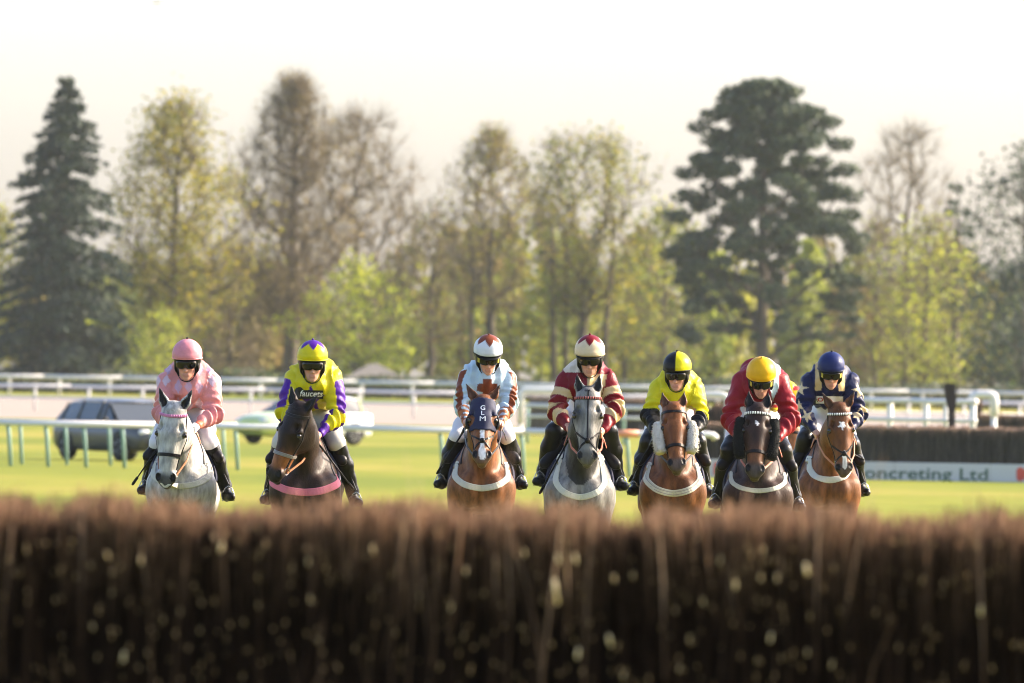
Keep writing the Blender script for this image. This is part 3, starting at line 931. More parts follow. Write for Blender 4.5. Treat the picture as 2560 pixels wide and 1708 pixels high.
broadleaf("broadleaf_tree", "yellow green tree cut by the left edge", -20, 800, 12.2, 6.0, .8, egg, OLIVE+YG, 200, 14, .44, 29, .75, .25, 4, .9, .6)
broadleaf("broadleaf_tree", "reddish brown bare bush between the olive tree and the beech", 575, 815, 9.6, 6.2, .8, egg, BROWN, 190, 4, .32, 30, .6, .2, 16, 1.1, .6)
broadleaf("broadleaf_tree", "soft green tree just left of the pine", 1660, 815, 13.2, 6.6, 1.5, egg, GREEN+YG, 230, 12, .42, 31, .7, .25, 6, .9, .65)

# ---- the wood behind, one hazy mass
def woodland():
    rng = np.random.RandomState(50)
    cs = []; cc = []
    pal = [np.array(p) for p in (OLIVE[0], OLIVE[1], GREEN[1], BROWN[0], BROWN[2], YG[2], YG[0], GREEN[2], OLIVE[2])]
    top = lambda x: np.interp(x, [-60, -30, -22, -14, -10, -7, 2, 20, 32, 60], [8, 8.5, 9, 9, 8.2, 11.2, 13, 12.4, 11.5, 10])
    sV = []; sP = []
    tr = MB()
    for k in range(190):
        x = rng.uniform(-62, 62); y = rng.uniform(855, 960); h = top(x*.93)*rng.uniform(.62, 1.06)*(y/860)
        rr_ = rng.uniform(1.6, 3.1); z0 = rng.uniform(.0, 1.5)
        n = int(520)
        f = rng.rand(n)**.8; a = rng.rand(n)*6.28; q = rng.rand(n)**.5
        rad = rr_*np.sin(np.pi*(f*.8+.15))**.6*q
        c = np.stack([x+rad*np.cos(a), y+rad*np.sin(a), gz(y)+z0+(h-z0)*f], 1)
        c = c[rng.rand(n) < np.clip(.7+.6*sines(c, k, .9), .05, 1)]
        base = pal[rng.randint(len(pal))]
        cs.append(c); cc.append(base*(.65+.6*rng.rand(len(c)))[:, None])
        tr.tube([(x, y, gz(y)-.1), (x+rng.normal(0, .3), y, gz(y)+h*.5), (x+rng.normal(0, .4), y, gz(y)+h*.95)], [.2, .13, .04], 5)
    c = np.concatenate(cs); col = np.concatenate(cc)
    V, Q, C = leaf_cards(c, .75, rng, col, aspect=.7)
    n = len(V); tv = np.array(tr.v)
    o = add("woodland", mesh_data("woodland", V, Q, False, C), M_leaf)
    tag(o, "hazy spring woodland massed behind the single trees", "woodland", kind='stuff')
    t = tr.build("trunks", M_bark, o, True); tag(t, kind='stuff')
woodland()

# ---- low hedge along the foot of the trees
def hedge():
    rng = np.random.RandomState(51); n = 26000
    x = rng.uniform(-62, 62, n); y = rng.uniform(634, 641, n)
    h = 1.15 + .35*sines(np.stack([x, y*0, y*0], 1), 3, .5) + .2*sines(np.stack([x, y*0, y*0], 1), 9, 1.9)
    z = np.array([gz(q) for q in y]) + rng.rand(n)**.8*np.maximum(.4, h)
    V, Q, C = leaf_cards(np.stack([x, y, z], 1), .42, rng, shades(rng, n, [(.06, .085, .04), (.05, .065, .035), (.085, .10, .045), (.10, .09, .05)]))
    o = add("hedge", mesh_data("hedge", V, Q, False, C), M_leaf)
    tag(o, "low green hedge along the foot of the trees", "hedge", kind='stuff')
hedge()

# ---- the low barn
bn = empty("barn", (px(940, 705), 705, gz(705)-.1)); tag(bn, "low barn with a pale brown hipped roof under the bright green bush", "barn")
M_roof = mat_plain("weathered_roof", (.17, .15, .125), .85, var=.15, scale=1.2)
M_barn = mat_plain("barn_boards", (.17, .15, .13), .85, var=.2, scale=2)
MB().box((0, 0, .35), (3.5, 5, .9)).build("wall", M_barn, bn)
mb = MB(); mb.v += [(-2.0, -2.8, .8), (2.0, -2.8, .8), (2.0, 2.8, .8), (-2.0, 2.8, .8), (-.35, -.9, 1.75), (.1, -.9, 1.78), (.1, .9, 1.78), (-.35, .9, 1.75)]
mb.f += [(0, 1, 5, 4), (1, 2, 6, 5), (2, 3, 7, 6), (3, 0, 4, 7), (4, 5, 6, 7), (3, 2, 1, 0)]
mb.build("roof", M_roof, bn)

# ================================================================== haze
hz_m = bpy.data.materials.new("haze"); hz_m.use_nodes = True
t = hz_m.node_tree
for n in list(t.nodes):
    if n.type != 'OUTPUT_MATERIAL': t.nodes.remove(n)
pv = t.nodes.new('ShaderNodeVolumePrincipled')
pv.inputs['Color'].default_value = (.86, .93, 1.0, 1)
pv.inputs['Density'].default_value = .00004
pv.inputs['Anisotropy'].default_value = .1
t.links.new(pv.outputs[0], t.nodes['Material Output'].inputs['Volume'])
hb = MB().box((0, 960, 15.5), (2500, 2400, 37)).build("haze", hz_m)
tag(hb, "thin pale haze in the air over the racecourse", "haze", kind='stuff')
# ================================================================== vehicles beyond the rail
M_carpaint = mat_attr("car_paint", .28, .04, 3, .5, .0, 10)
M_glass = mat_plain("dark_car_glass", (.050, .056, .058), .12, var=.05, spec=.6)
M_tyre = mat_plain("tyre_rubber", (.015, .015, .015), .8)
M_rim = mat_plain("alloy", (.45, .46, .47), .35, .6)
M_lamp = mat_plain("lamp_lens", (.75, .75, .72), .1)
M_taillamp = mat_plain("tail_lamp", (.45, .02, .02), .2)
M_trim = mat_plain("dark_trim", (.02, .02, .021), .6)

def car(name, label, X, Y, ang, Lh, paint, zs=1.0, z0=0.0):
    """five-door estate car: front along +x"""
    o = empty(name, (X, Y, z0), ang); tag(o, label, "car")
    st = [(-2.25, .40, .74, .74), (-2.20, .30, .96, .84), (-1.95, .26, 1.00, .89), (-1.3, .24, 1.00, .91), (-.6, .22, .98, .92), (.1, .22, .97, .92), (.8, .22, .95, .91), (1.25, .24, .93, .90), (1.75, .26, .88, .87), (2.1, .29, .80, .80), (2.22, .36, .66, .70)]
    xs = np.linspace(-2.25, 2.22, 46); A = np.array(st)
    V = []; Fc = []; C = []
    for x in xs:
        zb, zt, wd = [np.interp(x, A[:, 0], A[:, i]) for i in (1, 2, 3)]
        ring = [(-wd*.55, zb), (-wd*.93, zb+.02), (-wd, zb+.16), (-wd*1.01, zb+(zt-zb)*.6), (-wd*.97, zt-.05), (-wd*.86, zt), (-wd*.4, zt+.03*(x > .9)+.01)]
        ring = ring + [(-y, z) for y, z in ring[::-1]]
        for y, z in ring:
            V.append((x, y, z*zs)); C.append(paint(x, y, z))
    m = 14; n = len(xs)
    for i in range(n-1):
        for k in range(m):
            k2 = (k+1) % m; Fc.append((i*m+k, (i+1)*m+k, (i+1)*m+k2, i*m+k2))
    Fc.append(tuple(range(m))); Fc.append(tuple((n-1)*m+m-1-k for k in range(m)))
    body = add("body", mesh_data("car_body", np.array(V), Fc, True, np.array(C)), M_carpaint, o)
    # glasshouse: rear screen, side glass, windscreen as separate panes under a roof skin
    g = [(-2.12, .98, .98, .80, .80), (-1.75, .98, 1.40, .82, .62), (-.9, .98, 1.47, .84, .64), (.1, .97, 1.46, .84, .64), (.35, .97, 1.42, .83, .62), (1.18, .93, .95, .80, .78)]
    def P(i, side, f):
        x, zb, zt, wb, wt = g[i]
        return np.array((x, side*(wb*(1-f)+wt*f), (zb*(1-f)+zt*f)*zs))
    def pane(nm, q, mat=M_glass):
        q = [np.array(p) for p in q]; c = sum(q)/4; nn = nrm(np.cross(q[1]-q[0], q[3]-q[0])); 
        inn = nrm(np.array((c[0]*0, 0, .8*zs))-np.array((0, c[1], c[2])))*.02
        v = q+[p+inn for p in q]
        add(nm, mesh_data(nm, np.array(v), [(0, 1, 2, 3), (7, 6, 5, 4), (0, 4, 5, 1), (1, 5, 6, 2), (2, 6, 7, 3), (3, 7, 4, 0)], False), mat, o)
    for s in (-1, 1):
        for a, b in ((0, 1), (1, 2), (2, 3), (3, 5)):
            if (a, b) == (0, 1): pane("side_window", (P(0, s, 0), P(1, s, 0), P(1, s, .9), P(0, s, .9)))
            else: pane("side_window", (P(a, s, 0), P(b, s, 0) if b != 5 else np.array((.95, s*.81, .95*zs)), P(b if b != 5 else 4, s, .9), P(a, s, .9)))
            p0, p1 = P(b if b != 5 else 4, s, .02), P(b if b != 5 else 4, s, .98)
            MB().tube([p0*np.array((1, 1.005, 1)), p1*np.array((1, 1.005, 1))], .035, 6).build("pillar", add_paint(paint), o, True)
    pane("windscreen", (P(5, -1, .0), P(5, 1, .0), P(4, 1, 1), P(4, -1, 1)))
    pane("rear_window", (P(0, 1, .0), P(0, -1, .0), P(1, -1, 1), P(1, 1, 1)))
    rf = [(-1.80, 1.40, .64), (-1.4, 1.455, .66), (-.9, 1.48, .67), (-.3, 1.485, .67), (.15, 1.465, .66), (.40, 1.42, .64)]
    V = []; C = []
    for x, z, wd in rf:
        for y, dz in ((-wd, -.05), (-wd*.85, .0), (0, .02), (wd*.85, 0), (wd, -.05)):
            V.append((x, y, (z+dz)*zs)); C.append(paint(x, y, 1.5))
    Fc = [(i*5+k, (i+1)*5+k, (i+1)*5+k+1, i*5+k+1) for i in range(5) for k in range(4)]
    add("roof", mesh_data("roof", np.array(V), Fc, True, np.array(C)), M_carpaint, o)
    for x in (-1.38, 1.36):
        for s in (-1, 1):
            w_ = empty("wheel", (0, 0, 0)); w_.parent = o
            MB().lathe([(.20, -.10), (.31, -.10), (.335, -.06), (.335, .06), (.31, .10), (.20, .10)], (x, s*.84, .335), 'Y', 24).build("tyre", M_tyre, w_, True)
            mb = MB().lathe([(.03, -.085), (.06, -.09), (.06, .09), (.03, .085)], (x, s*.84, .335), 'Y', 12)
            mb.lathe([(.19, -.07), (.205, -.095), (.205, .095), (.19, .07)], (x, s*.84, .335), 'Y', 24)
            for k in range(5):
                a = k*1.2566
                mb.tube([(x+.05*math.cos(a), s*.92, .335+.05*math.sin(a)), (x+.2*math.cos(a), s*.925, .335+.2*math.sin(a))], .022, 5)
            mb.build("rim", M_rim, w_, True)
            ar = [(x+.375*math.cos(R(a)), s*.905, .335+.375*math.sin(R(a))) for a in range(-12, 193, 12)]
            MB().tube(ar, .032, 6).build("wheel_arch", M_trim, o, True)
    for s in (-1, 1):
        MB().box((2.10, s*.60, .70*zs), (.20, .34, .13), bev=.04).build("headlight", M_lamp, o, True)
        MB().box((-2.17, s*.68, .80*zs), (.16, .26, .22), bev=.04).build("tail_light", M_taillamp, o, True)
        MB().box((.78, s*.98, 1.0*zs), (.12, .18, .12), bev=.04).build("mirror", M_trim, o, True)
    MB().box((2.17, 0, .44*zs), (.16, 1.30, .16), bev=.04).build("grille", M_trim, o, True)
    MB().box((-2.2, 0, .42*zs), (.12, 1.4, .16), bev=.04).build("rear_bumper", M_trim, o, True)
    return o
_pm = {}
def add_paint(paint):
    c = tuple(paint(0, 0, 1.5))
    if c not in _pm: _pm[c] = mat_plain("pillar_paint", c, .3)
    return _pm[c]
car("parked_car", "dark blue grey estate car parked behind the rail at the left", px(318, 276), 276, R(-60), 1.4, lambda x, y, z: (.055, .057, .062), 1.0)
def livery(x, y, z):
    if z > 1.2: return (.60, .66, .26) if x > -.8 else (.72, .74, .72)
    if x < -1.15: return (.78, .79, .78)
    k = int((x+1.15)/.56)
    if .45 < z < .98: return ((.58, .64, .20), (.50, .58, .36))[k % 2]
    return (.56, .64, .20) if x > .6 else (.72, .74, .72)
car("emergency_car", "green and yellow liveried emergency car with a white tail behind the near-black horse", px(762, 364), 364, R(-140), 1.4, livery, 1.06)

bd = empty("bird", (px(376, 480), 480, 17.9)); tag(bd, "tiny blurred bird high in the sky at the upper left", "bird")
M_bird = mat_plain("pale_feathers", (.30, .28, .24), .8)
b_ = Solid(); b_.cone((-.10, 0, 0), (.10, 0, .01), .022, .032, 0, .02); b_.ell((.15, 0, .02), (.03, .022, .022), 0, .02)
v_, q_ = b_.mesh(.012); add("body", mesh_data("body", v_, q_, True), M_bird, bd)
for s in (-1, 1):
    mb = MB(); mb.v += [(.07, s*.02, .01), (-.05, s*.02, .01), (.04, s*.16, .07), (-.06, s*.15, .065), (-.04, s*.30, .03), (-.08, s*.28, .03)]
    mb.v += [(x, y, z-.006) for x, y, z in mb.v]
    mb.f += [(0, 1, 3, 2), (2, 3, 5, 4), (8, 9, 7, 6), (10, 11, 9, 8), (0, 2, 8, 6), (2, 4, 10, 8), (1, 7, 9, 3), (3, 9, 11, 5), (4, 5, 11, 10)]
    mb.build("wing", M_bird, bd)
# ================================================================== horses
M_coat = mat_attr("horse_coat", .42, .42, 26, .16, .35, 120, (1, 1, .35))
M_eye = mat_plain("dark_eye", (.012, .008, .006), .08, var=0, spec=.6)
M_hair_dark = mat_plain("dark_hair", (.010, .007, .006), .55, var=.3, scale=60)
M_hair_grey = mat_plain("grey_hair", (.36, .34, .31), .6, var=.4, scale=60)
M_leather = mat_plain("dark_leather", (.007, .005, .005), .4, var=.2, scale=20, spec=.2)
M_tan = mat_plain("tan_leather", (.36, .13, .05), .5, var=.2, scale=20)
M_rust = mat_plain("rust_leather", (.32, .075, .03), .5, var=.2, scale=20)
M_steel = mat_plain("steel", (.55, .55, .54), .25, 1.0, var=.05)
M_web = mat_plain("cream_webbing", (.52, .50, .41), .8, var=.08, scale=40, bump=.3, bscale=150)
M_webstripe = mat_plain("grey_stripe_webbing", (.30, .29, .27), .8, var=.1, scale=40)
M_pink = mat_plain("pink_webbing", (.62, .16, .22), .75, var=.08, scale=40, bump=.3, bscale=150)
M_pinkband = mat_plain("pink_browband", (.60, .22, .38), .6, var=.1, scale=40)
M_redband = mat_plain("red_bead", (.36, .10, .09), .6)
M_whiteband = mat_plain("white_bead", (.78, .77, .74), .5, var=.04)
M_navy = mat_plain("navy_cloth", (.006, .009, .040), .75, var=.2, scale=12, bump=.3, bscale=30)
M_black = mat_plain("black_plastic", (.003, .003, .003), .35, var=.1, spec=.15)
M_fleece_w = mat_plain("white_sheepskin", (.60, .57, .49), .95, var=.18, scale=90, bump=1.0, bscale=120)
M_fleece_k = mat_plain("black_sheepskin", (.003, .003, .003), .95, var=.3, scale=90, bump=1.0, bscale=120)
M_hoof = mat_plain("hoof_horn", (.05, .045, .04), .5)
M_whitetext = mat_plain("white_print", (.82, .82, .80), .6, var=.03)

def lerp(a, b, f): return np.asarray(a, float)*(1-f) + np.asarray(b, float)*f

class Head:
    """head frame: t runs down from the poll to the muzzle, lx sideways, dep out of the forehead"""
    def __init__(s, poll, pitch, yaw, tilt, sc=1.0):
        M = Matrix.Rotation(R(yaw), 3, 'Z') @ Matrix.Rotation(R(-pitch), 3, 'X') @ Matrix.Rotation(R(tilt), 3, 'Y')
        s.l = np.array(M @ Vector((1, 0, 0))); s.d = np.array(M @ Vector((0, 0, -1))); s.f = np.array(M @ Vector((0, -1, 0)))
        s.o = np.asarray(poll, float); s.sc = sc
        s.rot = np.stack([s.l, s.f, s.d], 1)       # columns: sideways, out, down
    def __call__(s, lx, t, dep):
        return s.o + s.sc*(s.l*lx + s.d*t + s.f*dep)
    def inv(s, P):
        q = (P - s.o)/s.sc
        return q @ s.l, q @ s.d, q @ s.f

def strap(name, pts, nrms, wd, th, mat, parent, closed=False):
    V, Fc = ribbon_mesh(pts, nrms, wd, th, closed)
    return add(name, mesh_data(name, V, Fc, False), mat, parent)

def ray_in(bvh, c, d, far=.6):
    """surface point met coming in along -d towards c"""
    d = nrm(d); o = np.asarray(c) + d*far
    h = bvh.ray_cast(Vector(o), Vector(-d), far*1.2)
    if h[0] is None:
        return np.asarray(c)+d*.05, d
    return np.array(h[0]), np.array(h[1])

def fluff(name, pts, rad, mat, parent, seed, amp=.012):
    """sheepskin roll: many short tufts over a core"""
    r = np.random.RandomState(seed); mb = MB()
    mb.tube(pts, rad, 12)
    P = np.array(pts)
    for k in range(420):
        f = r.rand()*(len(P)-1); i = int(f); c = lerp(P[i], P[min(i+1, len(P)-1)], f-i)
        rr = (rad[i] if not isinstance(rad, float) else rad)*.93
        d = r.normal(size=3); ax = nrm(P[-1]-P[0]); d = nrm(d-ax*np.dot(d, ax))
        b = c+d*rr; s = nrm(np.cross(d, ax)+r.normal(size=3)*.3)*.0075
        n = len(mb.v); tip = b+d*(amp+r.rand()*.008)+r.normal(size=3)*.005
        q = nrm(np.cross(d, s))*.0075
        mb.v += [tuple(b-s), tuple(b+s), tuple(b+q), tuple(tip)]
        mb.f += [(n, n+1, n+3), (n+1, n+2, n+3), (n+2, n, n+3)]
    return mb.build(name, mat, parent, True)

def build_horse(c):
    root = empty("racehorse", (c['X'], c['Y'], 0), R(c.get('byaw', 0)))
    tag(root, c['label'], "horse", "racehorses cantering in a line")
    H = Head(c['poll'], c['hp'], c.get('hy', 0), c.get('ht', 0), c.get('hs', 1.0))
    S = Solid()
    # trunk
    S.ell((0, .0, 1.13), (.28, .64, .315), 1, .08)
    S.ell((0, -.38, 1.17), (.20, .34, .35), 1, .08)
    S.cone((0, -.40, 1.46), (0, .0, 1.38), .075, .11, 1, .08)
    S.cone((0, .15, 1.38), (0, .62, 1.38), .15, .16, 1, .1)
    S.ell((0, -.54, 1.06), (.20, .19, .21), 1, .06)
    for s in (-1, 1):
        S.ell((s*.105, -.67, 1.03), (.105, .10, .15), 1, .045)
        S.ell((s*.195, -.62, 1.06), (.062, .07, .09), 1, .035)
        S.cone((s*.065, -.32, 1.42), (s*.18, -.58, 1.08), .07, .115, 1, .05)
        S.ell((s*.19, -.52, 1.02), (.085, .14, .15), 1, .04)
        # hind quarters
        S.ell((s*.13, .56, 1.27), (.18, .31, .29), 1, .08)
        S.cone((s*.17, .50, 1.12), (s*.17, .44, .92), .15, .11, 1, .06)
        S.cone((s*.17, .46, .92), (s*.155, .74, .60), .115, .055, 2, .05)
        S.ell((s*.155, .765, .55), (.045, .065, .075), 2, .03)
        S.cone((s*.155, .76, .50), (s*.155, .70, .22), .042, .033, 3, .03)
        S.ell((s*.155, .69, .17), (.043, .05, .045), 3, .03)
        S.cone((s*.155, .68, .15), (s*.155, .60, .06), .036, .045, 3, .02)
        # forelegs, one reaching a little further
        fy = -.06 if s*c.get('lead', 1) > 0 else .05
        S.cone((s*.185, -.57, .98), (s*.16, -.60+fy, .58), .105, .058, 1, .06)
        S.ell((s*.16, -.605+fy, .52), (.052, .058, .07), 2, .03)
        S.cone((s*.16, -.60+fy, .47), (s*.16, -.59+fy, .20), .040, .033, 3, .03)
        S.ell((s*.16, -.595+fy, .16), (.043, .048, .045), 3, .03)
        S.cone((s*.16, -.60+fy, .14), (s*.16, -.68+fy, .06), .036, .045, 3, .02)
    S.cone((0, -.80, 1.14), (0, -.74, .90), .022, .02, 1, .05, sub=True)
    # neck
    n0 = np.array((0, -.52, 1.25)); n2 = H(0, .07, -.135); n1 = lerp(n0, n2, .5) + np.array((0, .03, .05))
    S.cone(n0, n1, .22, .165, 4, .035, ((1, 0, 0), .62))
    S.cone(n1, n2, .165, .115, 4, .06, ((1, 0, 0), .78))
    S.cone(lerp(n0, (0, -.40, 1.5), .7), lerp(n1, n2, .3)+np.array((0, .06, .06)), .10, .07, 4, .08, ((1, 0, 0), .6))
    S.cone(H(0, .02, -.10), H(0, .12, -.17), .085, .085, 4, .05)
    # head
    rot = H.rot; k = H.sc
    S.cone(H(0, .03, -.085), H(0, .20, -.088), .082*k, .094*k, 5, .04, (H.l, 1.12))
    S.ell(H(0, .15, -.05), (.108*k, .055*k, .105*k), 5, .03, rot)
    S.cone(H(0, .22, -.075), H(0, .50, -.060), .086*k, .060*k, 5, .04, (H.l, 1.10))
    S.cone(H(0, .20, -.018), H(0, .50, -.024), .036*k, .027*k, 5, .04, (H.l, 1.25))
    S.cone(H(0, .28, -.165), H(0, .53, -.105), .060*k, .040*k, 5, .05)
    for s in (-1, 1):
        S.ell(H(s*.062, .21, -.185), (.035*k, .095*k, .12*k), 5, .04, rot)
        S.ell(H(s*.101, .185, -.048), (.030*k, .032*k, .034*k), 5, .025, rot)
        S.cone(H(s*.104, .235, -.072), H(s*.072, .37, -.068), .020*k, .012*k, 5, .03)
        S.ell(H(s*.058, .546, -.026), (.030*k, .046*k, .044*k), 6, .015, rot)
        S.ell(H(s*.124, .205, -.040), (.024*k, .024*k, .022*k), 5, .010, rot, sub=True)
        S.ell(H(s*.060, .550, .010), (.021*k, .031*k, .032*k), 6, .006, rot, sub=True)
        S.ell(H(s*.078, .150, -.028), (.014*k, .020*k, .025*k), 5, .03, rot, sub=True)
        # ear: a cupped leaf
        er = c.get('ear', (.018, .0))
        e0 = H(s*.060, .008, -.085); e1 = H(s*(.072+er[0]*.6), -.060, -.075+er[1]*.5); e2 = H(s*(.070+er[0]*2.2), -.165, -.068+er[1])
        S.cone(e0, e1, .030*k, .040*k, 7, .02, (H.f, .75)); S.cone(e1, e2, .040*k, .007*k, 7, .012, (H.f, .75))
        S.cone(lerp(e0, e1, .70)+H.f*.032*k, lerp(e1, e2, .75)+H.f*.014*k, .029*k, .009*k, 7, .006, sub=True)
    S.ell(H(0, .555, -.055), (.066*k, .056*k, .052*k), 6, .03, rot)
    S.ell(H(0, .600, -.045), (.054*k, .034*k, .034*k), 6, .025, rot)
    S.ell(H(0, .614, -.088), (.042*k, .030*k, .030*k), 6, .015, rot)
    V, Q = S.mesh(.0125)
    N = vnormals(V, Q)
    tg = S.tags(V)
    lx, tt, dp = H.inv(V)
    head = np.isin(tg, (5, 6, 7))
    # ------------- coat colours
    C = np.tile(np.array(c['coat'], float), (len(V), 1))
    n1_, n2_ = sines(V, 7+c['seed'], 9), sines(V, 3+c['seed'], 34, 9)
    if c['kind'] == 'grey':
        dark = np.array(c.get('dark', (.10, .095, .09)))
        m = np.clip(.5+.55*n1_+.35*n2_, 0, 1)*c.get('dapple', .5)
        m = np.where(tg == 4, np.clip(m*.6+c.get('neckdark', 0), 0, .95), m)
        m = np.where((tg == 1) & (V[:, 1] < -.3), m*.7 + c.get('chestdark', 0), m)
        m = np.where(head, np.clip(.28*n2_+.10+c.get('facedark', 0)*(np.exp(-((tt-.2)/.07)**2)*np.clip(np.abs(lx)/.07, .3, 1) + .5*np.clip((tt-.33)/.1, 0, 1)), 0, .8), m)
        m = np.where(np.isin(tg, (2, 3)), .8, m)
        C = C*(1-m[:, None]) + dark*m[:, None]
    else:
        C *= np.clip(1 + .34*n1_ + .14*n2_, .35, 1.7)[:, None]
        if 'under' in c:                      # paler brown where the coat is thin
            m = np.clip(c.get('under_amt', .5)*(.5+.8*sines(V, 19, 6)), 0, 1)*(tg == 1)
            C = C*(1-m[:, None]) + np.array(c['under'])*m[:, None]
        if 'face' in c:
            m = (head*np.exp(-((tt-.44)/.075)**2)*c.get('face_amt', .9))[:, None]
            C = C*(1-m) + np.array(c['face'])*m
        leg = np.clip((.72-V[:, 2])/.15, 0, 1)[:, None]*np.isin(tg, (1, 2, 3))[:, None]
        C = C*(1-leg) + np.array((.018, .014, .012))*leg
    mz = np.array(c.get('muzzle', (.05, .042, .038)))
    m = (np.clip((tt-.50+.012*n2_)/.04, 0, 1)*head*np.isin(tg, (5, 6))*c.get('muz_amt', .92))[:, None]
    C = C*(1-m) + mz*m
    for s in (-1, 1):                     # dark nostrils and eye rims
        nd = np.hypot(np.hypot((lx-s*.060)/.024, (tt-.550)/.034), (dp-.002)/.042) < 1
        C[nd] = (.006, .005, .005)
        ed = np.hypot(np.hypot((lx-s*.117)/.030, (tt-.205)/.029), (dp+.044)/.034) < 1
        C[ed] = C[ed]*.25
    ec = np.abs(lx) - np.interp(tt, [-.165, -.06, .01], [.070+c.get('ear', (.018, 0))[0]*2.2, .072+c.get('ear', (.018, 0))[0]*.6, .060])
    ins = (tg == 7) & ((N @ H.f) > .1) & (tt > -.145) & (np.abs(ec) < np.interp(tt, [-.165, -.06, .01], [.006, .030, .022]))
    C[ins] = C[ins]*(.015 if c['kind'] == 'grey' or c['coat'][0] < .1 else .45) + np.array((.004, .003, .003))  # hollow of the ear darkened in colour to stand for its shade
    em = ((tg == 7) & (tt < -.125))[:, None]*.8
    C = C*(1-em) + np.array((.02, .016, .014))*em
    # white marks: list of (lx, t, half width, half length)
    for (mx, mt, hw, hl, shp) in c.get('marks', []):
        front = (dp > -.075) & head
        if shp == 'star': ms = star5((lx-mx)/hw, (tt-mt)/hl, 1.0, .5) & front
        else: ms = (((np.abs(lx-mx-.004*n2_)/hw)**2 + (np.abs(tt-mt)/hl)**4) < 1) & front
        C[ms] = (.74, .72, .68)
    ripple = .0045*sines(V, 31+c['seed'], 24, 7)*np.where(head, .35, 1) + .0012*sines(V, 37, 70, 7)*np.where(head, .6, 1)
    V = V + N*ripple[:, None]
    me = mesh_data("horse_body", V, Q, True, np.clip(C, .004, .9))
    body = add("body", me, M_coat, root)
    if c.get('body_label'): body['label'] = c['body_label']
    bvh = BVHTree.FromPolygons([tuple(v) for v in V], [tuple(int(i) for i in q) for q in Q])
    # eyes
    for s in (-1, 1):
        e = MB(); e.lathe([(.0018, -.023), (.012, -.020), (.0195, -.012), (.023, 0), (.0195, .012), (.012, .020), (.0018, .023)], tuple(H(s*.110, .205, -.044)), n=12)
        e.build("eye", M_eye, root, True)
    # nostrils are shaped in the body; hooves
    for s in (-1, 1):
        fy = -.06 if s*c.get('lead', 1) > 0 else .05
        for yy in (-.69+fy, .59):
            MB().lathe([(.060, 0), (.057, .02), (.046, .075), (.03, .085)], (s*.16 if yy < 0 else s*.155, yy, .002), n=14).build("hoof", M_hoof, root, True)
    hair = M_hair_grey if c['kind'] == 'grey' and not c.get('darkmane') else M_hair_dark
    r = np.random.RandomState(c['seed'])
    # forelock and hogged mane
    fl = MB(); L = c.get('forelock', .07)
    for q in range(34):
        a = H(r.normal(0, .022), -.005+r.rand()*.03, -.075+r.rand()*.04)
        tip = H(r.normal(0, .022), L*(.3+.8*r.rand()), -.012+r.rand()*.02)
        mid = lerp(a, tip, .5)+H.f*.012-H.d*.022*r.rand()
        fl.tube([a, mid, tip], [.0045, .0042, .0015], 3, cap=False)
    fl.build("forelock", hair, root)
    mn = MB()
    crest0 = lerp(n0, (0, -.40, 1.56), .9)
    for q in range(150):
        f = r.rand(); cpt = lerp((0, -.42, 1.58), H(0, .0, -.13), f) + np.array((0, .02*math.sin(f*3.1), .06*math.sin(f*3.1)))
        pt, nn = ray_in(bvh, cpt, (0, .35, .9), .35)
        sd = r.choice((-1, 1), p=(.3, .7)); ln = .05+.05*r.rand()
        mn.tube([pt-nn*.01, pt+nn*.015+np.array((sd*.012, .01, .0)), pt+np.array((sd*(.028+.02*r.rand()), .012, -ln*.8))], [.006, .0055, .002], 3, cap=False)
    mn.build("mane", hair, root)
    tl = MB()
    for q in range(70):
        x = r.normal(0, .025)
        tl.tube([(x*.4, .84, 1.36), (x, .95, 1.30), (x*1.6, 1.0+r.rand()*.05, .95), (x*2.2, .97+r.rand()*.06, .45+r.rand()*.12)], [.012, .013, .011, .003], 3, cap=False)
    tl.build("tail", hair, root)
    # ------------- bridle
    br = empty("bridle", (0, 0, 0)); br.parent = root
    lm = c.get('leather', M_leather)
    def headring(t0, dep0, a0, a1, n, wd, th, name, mat, closed=False, drop=0.0, par=br):
        P, Nn = [], []
        for q in range(n if closed else n+1):
            a = R(a0+(a1-a0)*q/n)
            d = H.l*math.sin(a) + H.f*math.cos(a)
            cpt = H(0, t0+drop*(1-math.cos(a)), dep0)
            p, nn = ray_in(bvh, cpt, d, .165)
            P.append(p); Nn.append(nn)
        return strap(name, P, Nn, wd, th, mat, par, closed)
    headring(.062, -.09, -95, 95, 22, .026, .008, "browband", c.get('brow', lm), drop=-.02)
    if c.get('beads'):
        for q in range(15):
            a = R(-80+160*q/14); d = H.l*math.sin(a)+H.f*math.cos(a)
            p, nn = ray_in(bvh, H(0, .062-.02*(1-math.cos(a)), -.09), d, .3)
            MB().lathe([(.002, -.012), (.0065, -.009), (.0065, .009), (.002, .012)], tuple(p+nn*.009), n=6).build("bead", c['beads'], br, True)
    for s in (-1, 1):                     # cheek straps
        P, Nn = [], []
        for q in range(12):
            f = q/11; t0 = .03+.46*f
            p, nn = ray_in(bvh, H(0, t0, -.125+.045*f), H.l*s+H.f*.15, .3)
            P.append(p); Nn.append(nn)
        strap("cheek_strap", P, Nn, .020, .008, lm, br)
        bit = H(s*.066, .51, -.085)
        ring = [bit + H.d*.032*math.cos(q*math.pi/6)+H.f*.032*math.sin(q*math.pi/6)+H.l*s*.004 for q in range(12)]
        MB().tube(ring, .0045, 6, closed=True).build("bit_ring", M_steel, br, True)
